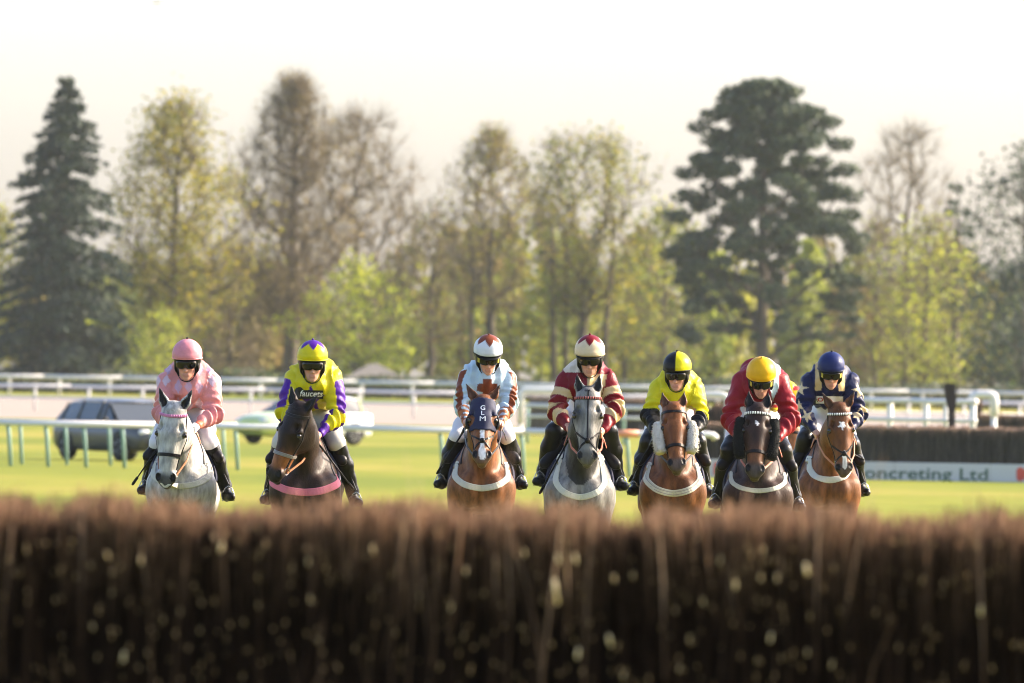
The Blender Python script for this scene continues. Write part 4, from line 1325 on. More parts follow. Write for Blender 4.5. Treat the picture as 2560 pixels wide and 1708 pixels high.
    if c.get('nose') == 'cross':
        for s in (-1, 1):
            P, Nn = [], []
            for q in range(13):            # two straps crossing over the nose
                f = q/12; a = R(-88+176*f)*s; t0 = .33+.20*f
                p, nn = ray_in(bvh, H(0, t0, -.085), H.l*math.sin(a)+H.f*math.cos(a), .3)
                P.append(p); Nn.append(nn)
            strap("crossed_noseband", P, Nn, .018, .007, lm, br)
        p, nn = ray_in(bvh, H(0, .43, -.08), H.f, .3)
        mb = MB().lathe([(.005, -.012), (.020, -.009), (.025, 0), (.020, .008), (.005, .012)], tuple(p+nn*.006), n=12, axis='Y')
        mb.build("noseband_pad", lm, br, True)
    else:
        headring(c.get('nb_t', .385), -.085, -175, 175, 30, c.get('nb_w', .030), .010, "noseband", c.get('nb_mat', lm), True)
    if c.get('facestrap'):
        P, Nn = [], []
        for q in range(14):
            p, nn = ray_in(bvh, H(0, -.005+.43*q/13, -.09), H.f, .3); P.append(p); Nn.append(nn)
        strap("face_strap", P, Nn, .012, .005, lm, br)
    if c.get('cheeks'):
        m = M_fleece_w if c['cheeks'] == 'white' else M_fleece_k
        for s in (-1, 1):
            w_ = .050 if c['cheeks'] == 'white' else .043
            z0, z1 = (.14, .43) if c['cheeks'] == 'white' else (.085, .44)
            pts = [H(s*(.140+.022*math.sin(f*2.6)-.020*f), z0+(z1-z0)*f, -.075) for f in (0, .12, .35, .6, .85, 1)]
            fluff("sheepskin_cheek_piece", pts, [w_*.85, w_, w_*1.02, w_*1.02, w_, w_*.82], m, br, c['seed']+int(s))
    if c.get('hood'):
        hm = (tt > .005) & (tt < .335-.75*np.abs(lx)*.35) & (dp > -.155) & np.isin(tg, (5, 4)) & head
        eyeh = (np.hypot((tt-.21)/.045, (dp+.052)/.052) < 1) & (np.abs(lx) > .055)
        hm &= ~eyeh
        ho_v, ho_q, _ = submesh(V, Q, hm, .011, N)
        ho = add("blinker_hood", mesh_data("blinker_hood", ho_v, ho_q, True), M_navy, br)
        hb_ = BVHTree.FromPolygons([tuple(v) for v in ho_v], [tuple(int(i) for i in q) for q in ho_q])
        for s in (-1, 1):                 # blinker cups behind the eyes
            cup = []
            for q in range(13):
                a = R(-100+200*q/12)
                cup.append(H(s*(.108+.030*math.cos(a)), .215+.056*math.sin(a), -.072+.006*math.cos(a)))
            mb = MB(); mb.tube(cup, [.007]+[.014]*11+[.007], 8, flat=(H.f, 2.0)); mb.build("blinker_cup", M_black, br, True)
        for i, ch in enumerate("GLM"):
            tv, tf = text_mesh(ch, .064, 0, 0, .0012 if ch != 'M' else .0)
            tv[:, 0] *= 1.0 if ch != 'M' else 1.25
            cx = (tv[:, 0].max()+tv[:, 0].min())/2; cy = (tv[:, 1].max()+tv[:, 1].min())/2
            out = []
            for v in tv:
                lx_, t_ = (v[0]-cx)*1.0, .115+.056*i-(v[1]-cy)
                h_ = hb_.ray_cast(Vector(H(lx_, t_, .3)), Vector(-H.f), .6)
                b_ = np.array(h_[0]) if h_[0] is not None else H(lx_, t_, .0)
                out.append(b_ + H.f*.006)
            tag(add("letter", mesh_data("letter", np.array(out), tf, False), M_whitetext, br), "white letter "+ch+" on the navy hood")
    # ------------- breast girth
    bg_ = empty("breast_girth", (0, 0, 0)); bg_.parent = root
    P, Nn = [], []
    zf, zs = c.get('bz', (1.05, 1.30))
    for q in range(49):
        a = R(-112+224*q/48)
        z = zf + (zs-zf)*min(1, abs(a)/R(70))**1.9
        p, nn = ray_in(bvh, (0, -.45, z), (math.sin(a), -math.cos(a), 0), .8)
        P.append(p+nn*.002); Nn.append(nn)
    strap("chest_band", P, Nn, c.get('bw', .052), .005, c.get('bmat', M_web), bg_)
    if c.get('bstripe'):
        for dz in (-.012, .012):
            strap("woven_stripe", [p+n_*.0058+np.array((0, 0, dz)) for p, n_ in zip(P, Nn)], Nn, .007, .0015, M_webstripe, bg_)
    for s in (-1, 1):                     # neck straps up to the saddle and buckle
        i = 24+s*14; i2 = 24+s*22
        P2, N2 = [], []
        for q in range(8):
            f = q/7; a = P[i]*(1-f) + np.array((s*.10, -.22, 1.56))*f
            p, nn = ray_in(bvh, a-np.array((s*.15, 0, 0)), (s, -.15, .25), .6); P2.append(p); N2.append(nn)
        strap("side_strap", P2, N2, .016, .006, lm, bg_)
        bc = P[i]; mb = MB(); mb.tube([bc+np.array((dx, -.012, dz)) for dx, dz in ((-.018, -.03), (.018, -.03), (.018, .03), (-.018, .03))], .004, 5, closed=True)
        mb.build("buckle", M_steel, bg_, True)
    # ------------- saddle and cloth
    cm = (V[:, 1] > -.22) & (V[:, 1] < .40) & (V[:, 2] > 1.10+.12*(V[:, 1] > .1)) & np.isin(tg, (1, 4)) & (V[:, 2] < 1.7)
    sv_, sq_, _ = submesh(V, Q, cm, .016, N)
    add("saddle_cloth", mesh_data("saddle_cloth", sv_, sq_, True), c.get('cloth', M_navy), root)
    sd_ = Solid(); sd_.ell((0, .02, 1.53), (.10, .24, .055), 0, .05); sd_.ell((0, .22, 1.57), (.12, .06, .05), 0, .05); sd_.ell((0, -.17, 1.585), (.055, .05, .05), 0, .04)
    for s in (-1, 1):
        sd_.cone((s*.12, -.08, 1.50), (s*.30, -.20, 1.30), .05, .05, 0, .05); sd_.cone((s*.13, .05, 1.49), (s*.285, -.06, 1.30), .05, .05, 0, .05)
    v_, q_ = sd_.mesh(.02); sdo = add("saddle", mesh_data("saddle", v_, q_, True), M_leather, root)
    return dict(root=root, H=H, bvh=bvh, body=body)
# ================================================================== riders
M_silk = mat_attr("racing_silks", .42, .09, 14, .16, .9, 26, (1, 1, .8))
M_skin = mat_attr("skin", .5, .06, 60, .35, .12, 200)
M_cap = mat_attr("helmet_cover", .40, .06, 20, .16, .4, 22)
M_breech = mat_plain("white_breeches", (.62, .60, .62), .6, var=.06, scale=10, bump=.4, bscale=25)
M_breech2 = mat_plain("cream_breeches", (.50, .47, .41), .6, var=.06, scale=10, bump=.4, bscale=25)
M_boot = mat_plain("black_boots", (.003, .003, .0033), .32, var=.2, scale=12, spec=.22, bump=.5, bscale=28)
M_lens = mat_plain("dark_goggle_lens", (.002, .002, .003), .06, var=0, spec=.35)
M_amber = mat_plain("amber_goggle_edge", (.42, .34, .05), .25, var=.1, spec=.5)
M_blackcloth = mat_plain("black_webbing", (.004, .004, .004), .7, var=.2, scale=30)
M_bandana = mat_plain("pale_collar", (.66, .66, .68), .7)

def rot_x(a):
    c_, s_ = math.cos(a), math.sin(a)
    return np.array([[1, 0, 0], [0, c_, -s_], [0, s_, c_]])

def build_rider(c, hz):
    """c: joints in the horse's frame (viewer's left L, right R)"""
    root = empty("person", (c['X'], c['Y'], 0), R(c.get('byaw', 0)))
    tag(root, c['plabel'], "person", "jockeys riding in a line")
    J = c['J']
    hx, ht = J['helm']; pitch = R(c.get('hpitch', 13)); hyaw = R(c.get('rhy', 0))
    cz = np.array((hx, -.37+c.get('hdy', 0), ht-.232))              # centre of the head
    M = np.array(Matrix.Rotation(hyaw, 3, 'Z')) @ rot_x(pitch)
    def Hd(x, y, z): return cz + M @ np.array((x, y, z))
    sh, el, ha, kn, ft = {}, {}, {}, {}, {}
    for s, n in ((-1, 'L'), (1, 'R')):
        sh[s] = np.array((J['sh'+n][0]-s*.082, -.235, J['sh'+n][1]-.015))
        el[s] = np.array((J['el'+n][0]-s*.052, -.33, J['el'+n][1]))
        ha[s] = np.array((J['ha'+n][0], -.60, J['ha'+n][1]))
        kn[s] = np.array((J['kn'+n][0]-s*.02, -.19, J['kn'+n][1]+.02))
        ft[s] = np.array((J['ft'+n][0]-s*.035, -.06, J['ft'+n][1]+.03))
    mid = (sh[-1]+sh[1])/2 + np.array((0, 0, .03)); px_ = (kn[-1][0]+kn[1][0])/2
    pel = np.array((px_*.7+hx*.3, .14, 1.72)); N_ = mid+np.array((0, -.03, .05)); hip = {s: pel+np.array((s*.095, -.02, -.03)) for s in (-1, 1)}
    # knees and feet lie outside the horse
    for s in (-1, 1):
        for q, lim in ((kn, .215), (ft, .315)):
            if abs(q[s][0]) < lim: q[s][0] = s*lim
    ank = {s: ft[s]+np.array((-s*.02, .055, .055)) for s in (-1, 1)}
    # ---------- body: head, neck, trunk, limbs and fingers as one surface
    B = Solid()
    B.ell(Hd(0, .012, .02), (.076, .096, .102), 1, .02, M); B.ell(Hd(0, -.035, -.035), (.060, .060, .076), 1, .03, M)
    B.ell(Hd(0, -.045, -.085), (.044, .044, .034), 1, .025, M); B.ell(Hd(0, -.080, -.104), (.020, .016, .016), 1, .02, M)
    B.cone(Hd(0, -.088, .018), Hd(0, -.118, -.030), .0085, .0125, 1, .012)
    B.cone(Hd(-.022, -.093, -.064), Hd(.022, -.093, -.064), .0065, .0065, 2, .008); B.cone(Hd(-.018, -.092, -.074), Hd(.018, -.092, -.074), .007, .007, 2, .006)
    B.cone(Hd(-.045, -.080, .036), Hd(.045, -.080, .036), .010, .010, 1, .02)
    for s in (-1, 1):
        B.ell(Hd(s*.043, -.068, -.018), (.020, .022, .017), 1, .02, M); B.ell(Hd(s*.012, -.104, -.033), (.0085, .010, .008), 1, .008, M)
        B.ell(Hd(s*.080, .012, .0), (.009, .020, .030), 1, .01, M)
        B.ell(Hd(s*.031, -.096, .014), (.017, .013, .011), 1, .010, M, sub=True)
        B.cone(sh[s], el[s], .050, .040, 3, .03); B.cone(el[s], lerp(el[s], ha[s], .78), .040, .026, 3, .02)
        B.cone(hip[s], kn[s], .080, .050, 3, .04); B.cone(kn[s], ank[s], .046, .028, 3, .03); B.cone(ank[s], ft[s]+np.array((0, -.01, -.028)), .024, .014, 3, .02)
        # fist round the rein: palm, four curled fingers, thumb on top
        w0 = lerp(el[s], ha[s], .80); e = nrm(ha[s]-el[s]); a = nrm(np.array((s*.25, .1, 1.0)) - e*np.dot(e, np.array((s*.25, .1, 1.0)))); inn = np.cross(e, a)*(1 if np.cross(e, a)[0]*s < 0 else -1)
        pc = w0+e*.045
        B.cone(w0, pc, .024, .026, 4, .015); B.ell(pc+e*.012, (.024, .034, .034), 4, .012)
        for q in range(4):
            k0 = pc+e*.032+a*(.026-.018*q)-inn*.012; ln = (.030, .034, .032, .026)[q]
            k1 = k0+e*ln*.75-inn*.002; k2 = k1+inn*ln*.75-a*.002; k3 = k2-e*ln*.72
            B.cone(k0, k1, .0095, .009, 4, .003); B.cone(k1, k2, .009, .0085, 4, .003); B.cone(k2, k3, .0085, .0075, 4, .003)
        t0 = pc-e*.008+a*.026+inn*.012; t1 = t0+e*.030+a*.012; t2 = t1+e*.026-a*.004+inn*.004
        B.cone(t0, t1, .011, .0105, 4, .006); B.cone(t1, t2, .0105, .0085, 4, .004)
    B.cone(Hd(0, .02, -.07), N_, .054, .062, 1, .03)
    B.cone(mid+np.array((-.08, 0, 0)), mid+np.array((.08, 0, 0)), .085, .085, 3, .05); B.cone(mid+np.array((0, .04, -.04)), pel+np.array((0, .03, 0)), .10, .10, 3, .05)
    V, Q = B.mesh(.0082)
    tg = B.tags(V); C = np.tile(np.array(c.get('skin', (.52, .27, .18))), (len(V), 1))
    n_ = sines(V, 5, 60)
    C *= (1+.08*n_)[:, None]
    C[tg == 2] = (.44, .20, .145)
    q = (V-cz) @ M
    ck = np.exp(-((np.abs(q[:, 0])-.045)/.02)**2-((q[:, 2]+.03)/.03)**2)*(tg == 1)
    C[:, 0] += .06*ck; C[:, 1] -= .01*ck
    nz_ = np.exp(-(q[:, 0]/.02)**2-((q[:, 2]+.03)/.02)**2)*(tg == 1); C[:, 0] += .04*nz_
    if 'glove' in c: C[tg == 4] = c['glove']
    add("body", mesh_data("rider_body", V, Q, True, np.clip(C, .003, .9)), M_skin, root)
    # ---------- silks
    S = Solid()
    ch = mid+np.array((0, -.015, -.06)); wst = pel+np.array((0, -.10, .10))
    hem = c.get('hem', 1.74); tb = lerp(ch, pel, np.clip((ch[2]-hem)/(ch[2]-pel[2]), 0, 1)) + np.array((0, -.03, 0))
    S.cone(ch, tb, .150, .142, 1, .05, ((1, 0, 0), 1.12))
    for s in (-1, 1): S.cone(sh[s]-np.array((s*.01, 0, .0)), mid+np.array((s*.06, .03, .035)), .084, .105, 1, .06)
    S.ell(mid+np.array((0, .11, .01)), (.165, .20, .145), 1, .07)
    S.cone(N_-np.array((0, -.01, .03)), N_+np.array((0, -.02, .03)), .078, .068, 1, .03)
    for s in (-1, 1):
        S.cone(sh[s], lerp(sh[s], el[s], .5), .084, .082, 2+(s > 0), .035); S.cone(lerp(sh[s], el[s], .5), el[s], .082, .072, 2+(s > 0), .03)
        S.cone(el[s], lerp(el[s], ha[s], .4), .072, .064, 2+(s > 0), .025); S.cone(lerp(el[s], ha[s], .4), lerp(el[s], ha[s], .80), .064, .038, 2+(s > 0), .02)
        S.cone(lerp(el[s], ha[s], .79), lerp(el[s], ha[s], .83), .036, .035, 2+(s > 0), .004)
    mx_ = mid[0]
    V, Q = S.mesh(.0095, lambda X, Y, Z: -np.maximum(np.maximum(Z-hem-.02*np.sin((X-mx_)*30), -.42-Y), np.abs(X-mx_)-.168))
    tg = S.tags(V); N = vnormals(V, Q)
    # where each point lies along and around its sleeve
    tt = np.zeros(len(V)); au = np.zeros(len(V)); side = np.where(V[:, 0] > mid[0], 1, -1)
    for s in (-1, 1):
        m = tg == 2+(s > 0)
        d1 = el[s]-sh[s]; d2 = ha[s]-el[s]
        h1 = np.clip((V-sh[s]) @ d1/(d1 @ d1), -.4, 1); h2 = np.clip((V-el[s]) @ d2/(d2 @ d2), 0, 1)
        D1 = np.linalg.norm(V-sh[s]-h1[:, None]*d1, axis=1); D2 = np.linalg.norm(V-el[s]-h2[:, None]*d2, axis=1)
        up_ = D1 < D2
        tt[m] = np.where(up_, h1, 1+h2)[m]
        ax = np.where(up_[:, None], nrm(d1), nrm(d2)); cp = np.where(up_[:, None], sh[s]+h1[:, None]*d1, el[s]+h2[:, None]*d2)
        rel = V-cp
        lat = np.array((s*1.0, 0, 0)); lat = lat-ax*(ax @ lat)[:, None]; lat /= np.linalg.norm(lat, axis=1, keepdims=True)
        fr = np.cross(ax, lat); fr *= np.sign(fr[:, 1:2]*-1+1e-9)
        au[m] = np.degrees(np.arctan2((rel*fr).sum(1), (rel*lat).sum(1)))[m]   # 0 outward, 90 to the front
    # cloth folds
    arm = tg >= 2
    wr = 2.6*np.where(arm, .0065*np.sin(tt*26+au*.035+2*sines(V, 2, 14))*np.exp(-((tt-1.05)/.45)**2) + .004*sines(V, c['seed'], 40), .006*(1-2*np.abs(sines(V*np.array((1.7, 1, .5)), c['seed']+3, 26)))+.0025*sines(V, 8, 70))
    V = V + N*wr[:, None]
    V[:, 2] = np.where((~arm) & (V[:, 2] < 1.70), V[:, 2], V[:, 2])
    C = np.zeros((len(V), 3))
    L = V-mid
    c['silk'](C, L, tg, tt, au, side, V)
    so = add("silks", mesh_data("silks", V, Q, True, np.clip(C, .003, .92)), M_silk, root)
    so['label'] = c['silklabel']
    sb = BVHTree.FromPolygons([tuple(v) for v in V], [tuple(int(i) for i in q_) for q_ in Q])
    def on_chest(x, z, off=.004):
        h = sb.ray_cast(Vector((mid[0]+x, -1.0, mid[2]+z)), Vector((0, 1, 0)), 1.5)
        return np.array(h[0])+np.array((0, -off, 0)) if h[0] is not None else np.array((mid[0]+x, -.3, mid[2]+z))
    # ---------- breeches and boots
    T = Solid(); T.ell(pel+np.array((0, .03, -.01)), (.165, .15, .13), 0, .05); T.cone(tb+np.array((0, .03, .03)), pel, .122, .145, 0, .05)
    for s in (-1, 1):
        T.cone(hip[s], lerp(hip[s], kn[s], .55), .108, .092, 0, .05); T.cone(lerp(hip[s], kn[s], .55), kn[s], .092, .070, 0, .04); T.cone(kn[s], lerp(kn[s], ank[s], .14), .070, .062, 0, .03)
    v, q_ = T.mesh(.0125); v = v+vnormals(v, q_)*(.004*sines(v, 4, 34))[:, None]
    add("breeches", mesh_data("breeches", v, q_, True), c.get('breech', M_breech), root)
    for s in (-1, 1):
        b = Solid(); k1 = lerp(kn[s], ank[s], max(.04, c.get('bootup', .06))); k2 = lerp(kn[s], ank[s], .45)
        if c.get('bootup', 1) < 0:
            b.cone(lerp(kn[s], hip[s], -c['bootup']), kn[s], .086, .076, 0, .03); k1 = kn[s]
        b.cone(k1, k2, .074, .078, 0, .03); b.cone(k2, ank[s], .078, .052, 0, .03); b.ell(ank[s], (.048, .056, .052), 0, .03)
        hl = ank[s]+np.array((0, .03, -.055)); toe = ft[s]+np.array((s*.035, -.12, -.035))
        b.cone(hl, ft[s]+np.array((0, -.03, -.03)), .040, .046, 0, .03); b.cone(ft[s]+np.array((0, -.03, -.03)), toe, .046, .038, 0, .02)
        v, q_ = b.mesh(.0105); v = v+vnormals(v, q_)*(.0035*sines(v*np.array((1, 1, 2.2)), 6, 26))[:, None]
        bo = add("boot", mesh_data("boot", v, q_, True), c.get('boot', M_boot), root)
        # stirrup iron and leather
        st = ft[s]+np.array((s*.01, -.05, -.03)); pts = [st+np.array((dx*.052, 0, dz*.85)) for dx, dz in ((-1, -.045), (1, -.045), (1, .01), (.55, .075), (0, .10), (-.55, .075), (-1, .01))]
        mb = MB(); mb.tube(pts, .005, 6, closed=True); si = mb.build("stirrup_iron", M_steel, hz['root'], True)
        strap("stirrup_leather", [st+np.array((0, 0, .10)), lerp(st, kn[s], .55)+np.array((0, .03, .05)), np.array((s*.20, .0, 1.44))], [(s, -.2, 0)]*3, .025, .005, M_leather, hz['root'])
    # ---------- helmet
    hr = empty("helmet", (0, 0, 0)); hr.parent = root
    nu, nv = 72, 22; Vh = []; Ch = []
    for j in range(nv+1):
        e = R(-8+(98)*j/nv)
        for i in range(nu):
            a = 6.2832*i/nu
            low = 1+.04*math.cos(a)*(math.sin(e) < .1)
            x, y, z = .126*math.cos(e)*math.sin(a), -.146*math.cos(e)*math.cos(a)*low, .130*math.sin(e)
            if j == 0: x, y = x*1.015, y*1.015
            sq = 1+.03*math.sin(2*e)
            wr_ = 1+.006*math.sin(a*7+e*6)*math.cos(e)
            Vh.append(Hd(x*sq*wr_,   .012+y*sq*wr_, .093+z-.012*(1-math.cos(a))*(1-j/nv)*.8)); Ch.append(c['cap'](math.degrees(math.atan2(math.sin(a), math.cos(a))), math.degrees(e)))
    Fh = [(j*nu+i, j*nu+(i+1) % nu, (j+1)*nu+(i+1) % nu, (j+1)*nu+i) for j in range(nv) for i in range(nu)]
    Fh.append(tuple(nu-1-i for i in range(nu)))
    cvr = add("cap_cover", mesh_data("cap_cover", np.array(Vh), Fh, True, np.array(Ch)), M_cap, hr)
    cvr['label'] = c['caplabel']
    MB().lathe([(.002, -.004), (.010, -.002), (.011, .004), (.007, .009), (.001, .010)], tuple(Hd(0, .012, .226)), n=10).build("cap_button", c.get('button', M_blackcloth), hr, True)
    rim = [Hd(.123*math.sin(R(a)), .012-.142*math.cos(R(a)), .073-.012*(1-math.cos(R(a)))) for a in range(0, 360, 10)]
    MB().tube(rim, .0075, 6, closed=True).build("rim", c.get('rim', M_blackcloth), hr, True)
    # inner shell reaching down round the ears
    Vs = []; nu2, nv2 = 40, 6
    for j in range(nv2+1):
        for i in range(nu2):
            a = 6.2832*i/nu2; back = (1-math.cos(a))/2
            z = .074-(.030+.10*back**.55*(1 if back > .22 else back/.22))*j/nv2
            Vs.append(Hd((.117-.010*j/nv2)*math.sin(a), .012-(.136-.018*j/nv2)*math.cos(a)*(1 if back > .2 else 1.0), z))
    Fs = [(j*nu2+i, (j+1)*nu2+i, (j+1)*nu2+(i+1) % nu2, j*nu2+(i+1) % nu2) for j in range(nv2) for i in range(nu2)]
    add("shell", mesh_data("shell", np.array(Vs), Fs, True), M_black, hr)
    if c.get('peak'):                      # peak over the brow
        Vp = []
        for j in range(4):
            for i in range(17):
                a = R(-62+124*i/16); out = .034*math.cos(R(-75+150*i/16))*j/3
                Vp.append(Hd((.119+out)*math.sin(a), .012-(.142+out)*math.cos(a), .068-.45*out))
        Fp = [(j*17+i, j*17+i+1, (j+1)*17+i+1, (j+1)*17+i) for j in range(3) for i in range(16)]
        n = len(Vp); Vp = Vp + [v-M @ np.array((0, 0, .005)) for v in Vp]
        Fp += [tuple(i+n for i in f[::-1]) for f in Fp] + [(3*17+i, 3*17+i+1, n+3*17+i+1, n+3*17+i) for i in range(16)]
        add("peak", mesh_data("peak", np.array(Vp), Fp, True), M_black, hr)
    for s in (-1, 1):
        pd = Solid(); pd.ell(Hd(s*.090, -.014, .005), (.017, .042, .060), 0, .02, M); pd.cone(Hd(s*.084, -.026, -.03), Hd(s*.066, -.044, -.085), .014, .010, 0, .02)
        v, q_ = pd.mesh(.008); add("ear_pad", mesh_data("ear_pad", v, q_, True), M_black, hr)
    P = [Hd(s_*.066*math.cos(R(a)), -.038-.024*math.sin(R(a)), -.070-.058*math.sin(R(a))) for s_, a in [(-1, 0), (-1, 25), (-1, 50), (-1, 75), (1, 90), (1, 65), (1, 40), (1, 20), (1, 0)]]
    strap("chin_strap", P, [nrm(p-Hd(0, -.03, -.04)) for p in P], .017, .006, c.get('chinmat', M_blackcloth), hr)
    # ---------- goggles
    gg = empty("goggles", (0, 0, 0)); gg.parent = root
    Vg = []; gn, gm = 24, 6
    for j in range(gm+1):
        f = j/gm-.5
        for i in range(gn+1):
            a = R(-70+140*i/gn); nb_ = max(0, 1-abs(math.degrees(a))/14)
            hgt = .070*(1-.20*abs(i/gn*2-1)**3); z = .021+f*hgt + (.014*nb_ if f < -.1 else 0)
            rr_ = .004*(1-(2*f)**2)
            Vg.append(Hd((.090+rr_)*math.sin(a), -.024-(.108+rr_)*math.cos(a)**.85*.92, z))
    Fg = [(j*(gn+1)+i, j*(gn+1)+i+1, (j+1)*(gn+1)+i+1, (j+1)*(gn+1)+i) for j in range(gm) for i in range(gn)]
    n = len(Vg); Vg = np.array(Vg); ctr = Hd(0, .05, .02)
    Vg = np.concatenate([Vg, Vg+(ctr-Vg)/np.linalg.norm(ctr-Vg, axis=1, keepdims=True)*.012])
    Fg = Fg + [tuple(i+n for i in f[::-1]) for f in Fg]
    for i in range(gn):
        Fg += [(i+1, i, n+i, n+i+1), (gm*(gn+1)+i, gm*(gn+1)+i+1, n+gm*(gn+1)+i+1, n+gm*(gn+1)+i)]
    for j in range(gm):
        Fg += [(j*(gn+1), (j+1)*(gn+1), n+(j+1)*(gn+1), n+j*(gn+1)), ((j+1)*(gn+1)+gn, j*(gn+1)+gn, n+j*(gn+1)+gn, n+(j+1)*(gn+1)+gn)]
    add("lens", mesh_data("lens", Vg, Fg, True), M_lens, gg)
    if c.get('amber'):
        for s in (-1, 1):
            v = []
            for q2 in range(6):
                a = R(54+ (22)*q2/5)*s
                for z in (.0, .042): v.append(Hd(.098*math.sin(a), -.024-.108*math.cos(a)**.85*.98, z))
            P = np.array(v); fc = [(2*i, 2*i+1, 2*i+3, 2*i+2) for i in range(5)]
            add("lens_edge", mesh_data("lens_edge", P, fc, True), M_amber, gg)
    for s in (-1, 1):                      # elastic running back over the shell
        P = [Hd(s*.079, -.052, .022), Hd(s*.100, -.02, .026), Hd(s*.112, .03, .030), Hd(s*.104, .08, .034), Hd(s*.06, .135, .036)]
        strap("elastic", P, [nrm(p-Hd(0, .012, .03)) for p in P], .024, .004, M_blackcloth, gg)
    if c.get('collar'):
        P = [N_+np.array((.072*math.sin(R(a)), -.02-.066*math.cos(R(a)), .036+.012*math.cos(R(a)))) for a in range(-110, 111, 20)]
        strap("collar", P, [nrm(p-N_) for p in P], .034, .006, c['collar'], root)
    # ---------- reins from the bit to both fists
    H = hz['H']
    for s in (-1, 1):
        b0 = H(s*.068, .525, -.095); fist = lerp(el[s], ha[s], .80)+nrm(ha[s]-el[s])*.075
        pts = [b0, lerp(b0, fist, .35)+np.array((s*.035, 0, -.012)), lerp(b0, fist, .7)+np.array((s*.03, 0, -.008)), fist]
        nn = [(s, -.5, 0)]*4
        P, Nn = [], []
        for i in range(3):
            for q2 in range(5):
                P.append(lerp(pts[i], pts[i+1], q2/5)); Nn.append((s, -.5, .2))
        P.append(pts[-1]); Nn.append((s, -.5, .2))
        strap("rein", P, Nn, .019, .005, c.get('rein', M_leather), hz['root'])
        # slack end hanging from the fist
        lp = [fist, fist+np.array((s*.03, .02, -.06)), fist+np.array((s*.05, .05, -.12)), fist+np.array((s*.045, .09, -.10)), fist+np.array((s*.02, .10, -.03))]
        strap("rein_loop", lp, [(s, -.3, 0)]*5, .016, .004, c.get('rein', M_leather), hz['root'])
    return dict(root=root, mid=mid, on_chest=on_chest, ha=ha, el=el, sh=sh)

def chest_text(rd, s, cx, cz_, size, mat, name, label, shear=0.0, squash=1.0, bold=0.0):
    tv, tf = text_mesh(s, size, 0, shear, bold)
    out = np.array([rd['on_chest'](cx+v[0]*squash, cz_+v[1], .0075) for v in tv])
    for ids, lf in letters(tv, tf):
        add(name, mesh_data(name, out[ids], lf, False), mat, rd['root'])

def chest_patch(rd, inside, x0, x1, z0, z1, mat, name, label=None, n=40, m=24, off=.004):
    V = []; idx = {}; Fc = []
    xs = np.linspace(x0, x1, n); zs = np.linspace(z0, z1, m)
    for j in range(m-1):
        for i in range(n-1):
            if inside((xs[i]+xs[i+1])/2, (zs[j]+zs[j+1])/2):
                f = []
                for a, b in ((i, j), (i+1, j), (i+1, j+1), (i, j+1)):
                    if (a, b) not in idx:
                        idx[(a, b)] = len(V); V.append(rd['on_chest'](xs[a], zs[b], off))
                    f.append(idx[(a, b)])
                Fc.append(tuple(f))
    o = add(name, mesh_data(name, np.array(V), Fc, True), mat, rd['root'])
    if label: o['label'] = label
    return o

def whip(label, a, b, mat, mat2=None):
    a, b = np.array(a), np.array(b); o = empty("riding_whip", tuple(a)); tag(o, label, "whip")
    d = b-a
    MB().tube([(0, 0, 0), tuple(d*.22)], [.010, .009], 8).build("grip", mat2 or mat, o, True)
    MB().tube([tuple(d*.22), tuple(d*.6), tuple(d*.86)], [.008, .007, .006], 8).build("shaft", mat, o, True)
    MB().tube([tuple(d*.86), tuple(d*.97), tuple(d)], [.012, .013, .009], 6, flat=((0, 1, 0), .5)).build("flap", mat, o, True)
    return o
# ================================================================== the field
def fill(C, m, col): C[m] = col
PINKC, LILAC = (.60, .23, .22), (.48, .30, .40)
YEL, PURP = (.56, .47, .005), (.065, .008, .22)
SKYB, BRN = (.42, .54, .60), (.16, .036, .012)
MAR, CRM = (.15, .003, .009), (.54, .39, .20)
LEM, BLK = (.54, .48, .004), (.004, .004, .005)
WINE, PALEB = (.20, .005, .012), (.46, .58, .62)
NAVY, GOLD = (.006, .009, .045), (.54, .38, .17)

def silk1(C, L, tg, tt, au, side, V):
    C[:] = PINKC
    u = L[:, 0]/.088+.5; v = L[:, 2]/.150
    dm = np.abs(np.mod(u, 1)-.5) + np.abs(np.mod(v, 1)-.5)
    fill(C, (tg == 1) & (dm < .40), LILAC)
    dm2 = np.abs(np.mod(au/62+.2, 1)-.5) + np.abs(np.mod(tt*2.2+.3, 1)-.5)
    fill(C, (tg >= 2) & (dm2 < .42) & (tt < .30), (.55, .40, .48))
    fill(C, (tg >= 2) & (tt > 1.70), (.80, .20, .12))
def silk2(C, L, tg, tt, au, side, V):
    C[:] = YEL
    a = tg >= 2
    fill(C, a & (tt > .18-.10*np.cos(np.radians(au))) & (tt < 1.0) & (np.abs(au) < 82), PURP)
    fill(C, a & (tt >= 1.0) & (tt < 1.6) & ((au > 95) | (au < -20)), PURP)
    fill(C, a & (tt > 1.58), PURP)
    fill(C, (tg == 1) & (L[:, 1] < .05) & star5(L[:, 0]+.02, L[:, 2]+.205, .125, .42), PURP)
def silk3(C, L, tg, tt, au, side, V):
    C[:] = SKYB
    x, z = L[:, 0], L[:, 2]+.11
    cr = ((np.abs(x) < .088) & (np.abs(z) < .034)) | ((np.abs(x) < .036) & (np.abs(z+.02) < .10))
    fill(C, (tg == 1) & (L[:, 1] < .05) & cr, BRN)
    fill(C, (tg >= 2) & (np.abs(au-48+12*np.sin(tt*5)) < 26) & (tt > -.15), BRN)
    fill(C, (tg >= 2) & (np.abs(au+45) < 16) & (tt > -.1) & (tt < 1), BRN)
    fill(C, (tg >= 2) & (tt > 1.42) & (np.abs(np.mod(tt*6, 1)-.5) < .3), (.33, .12, .05))
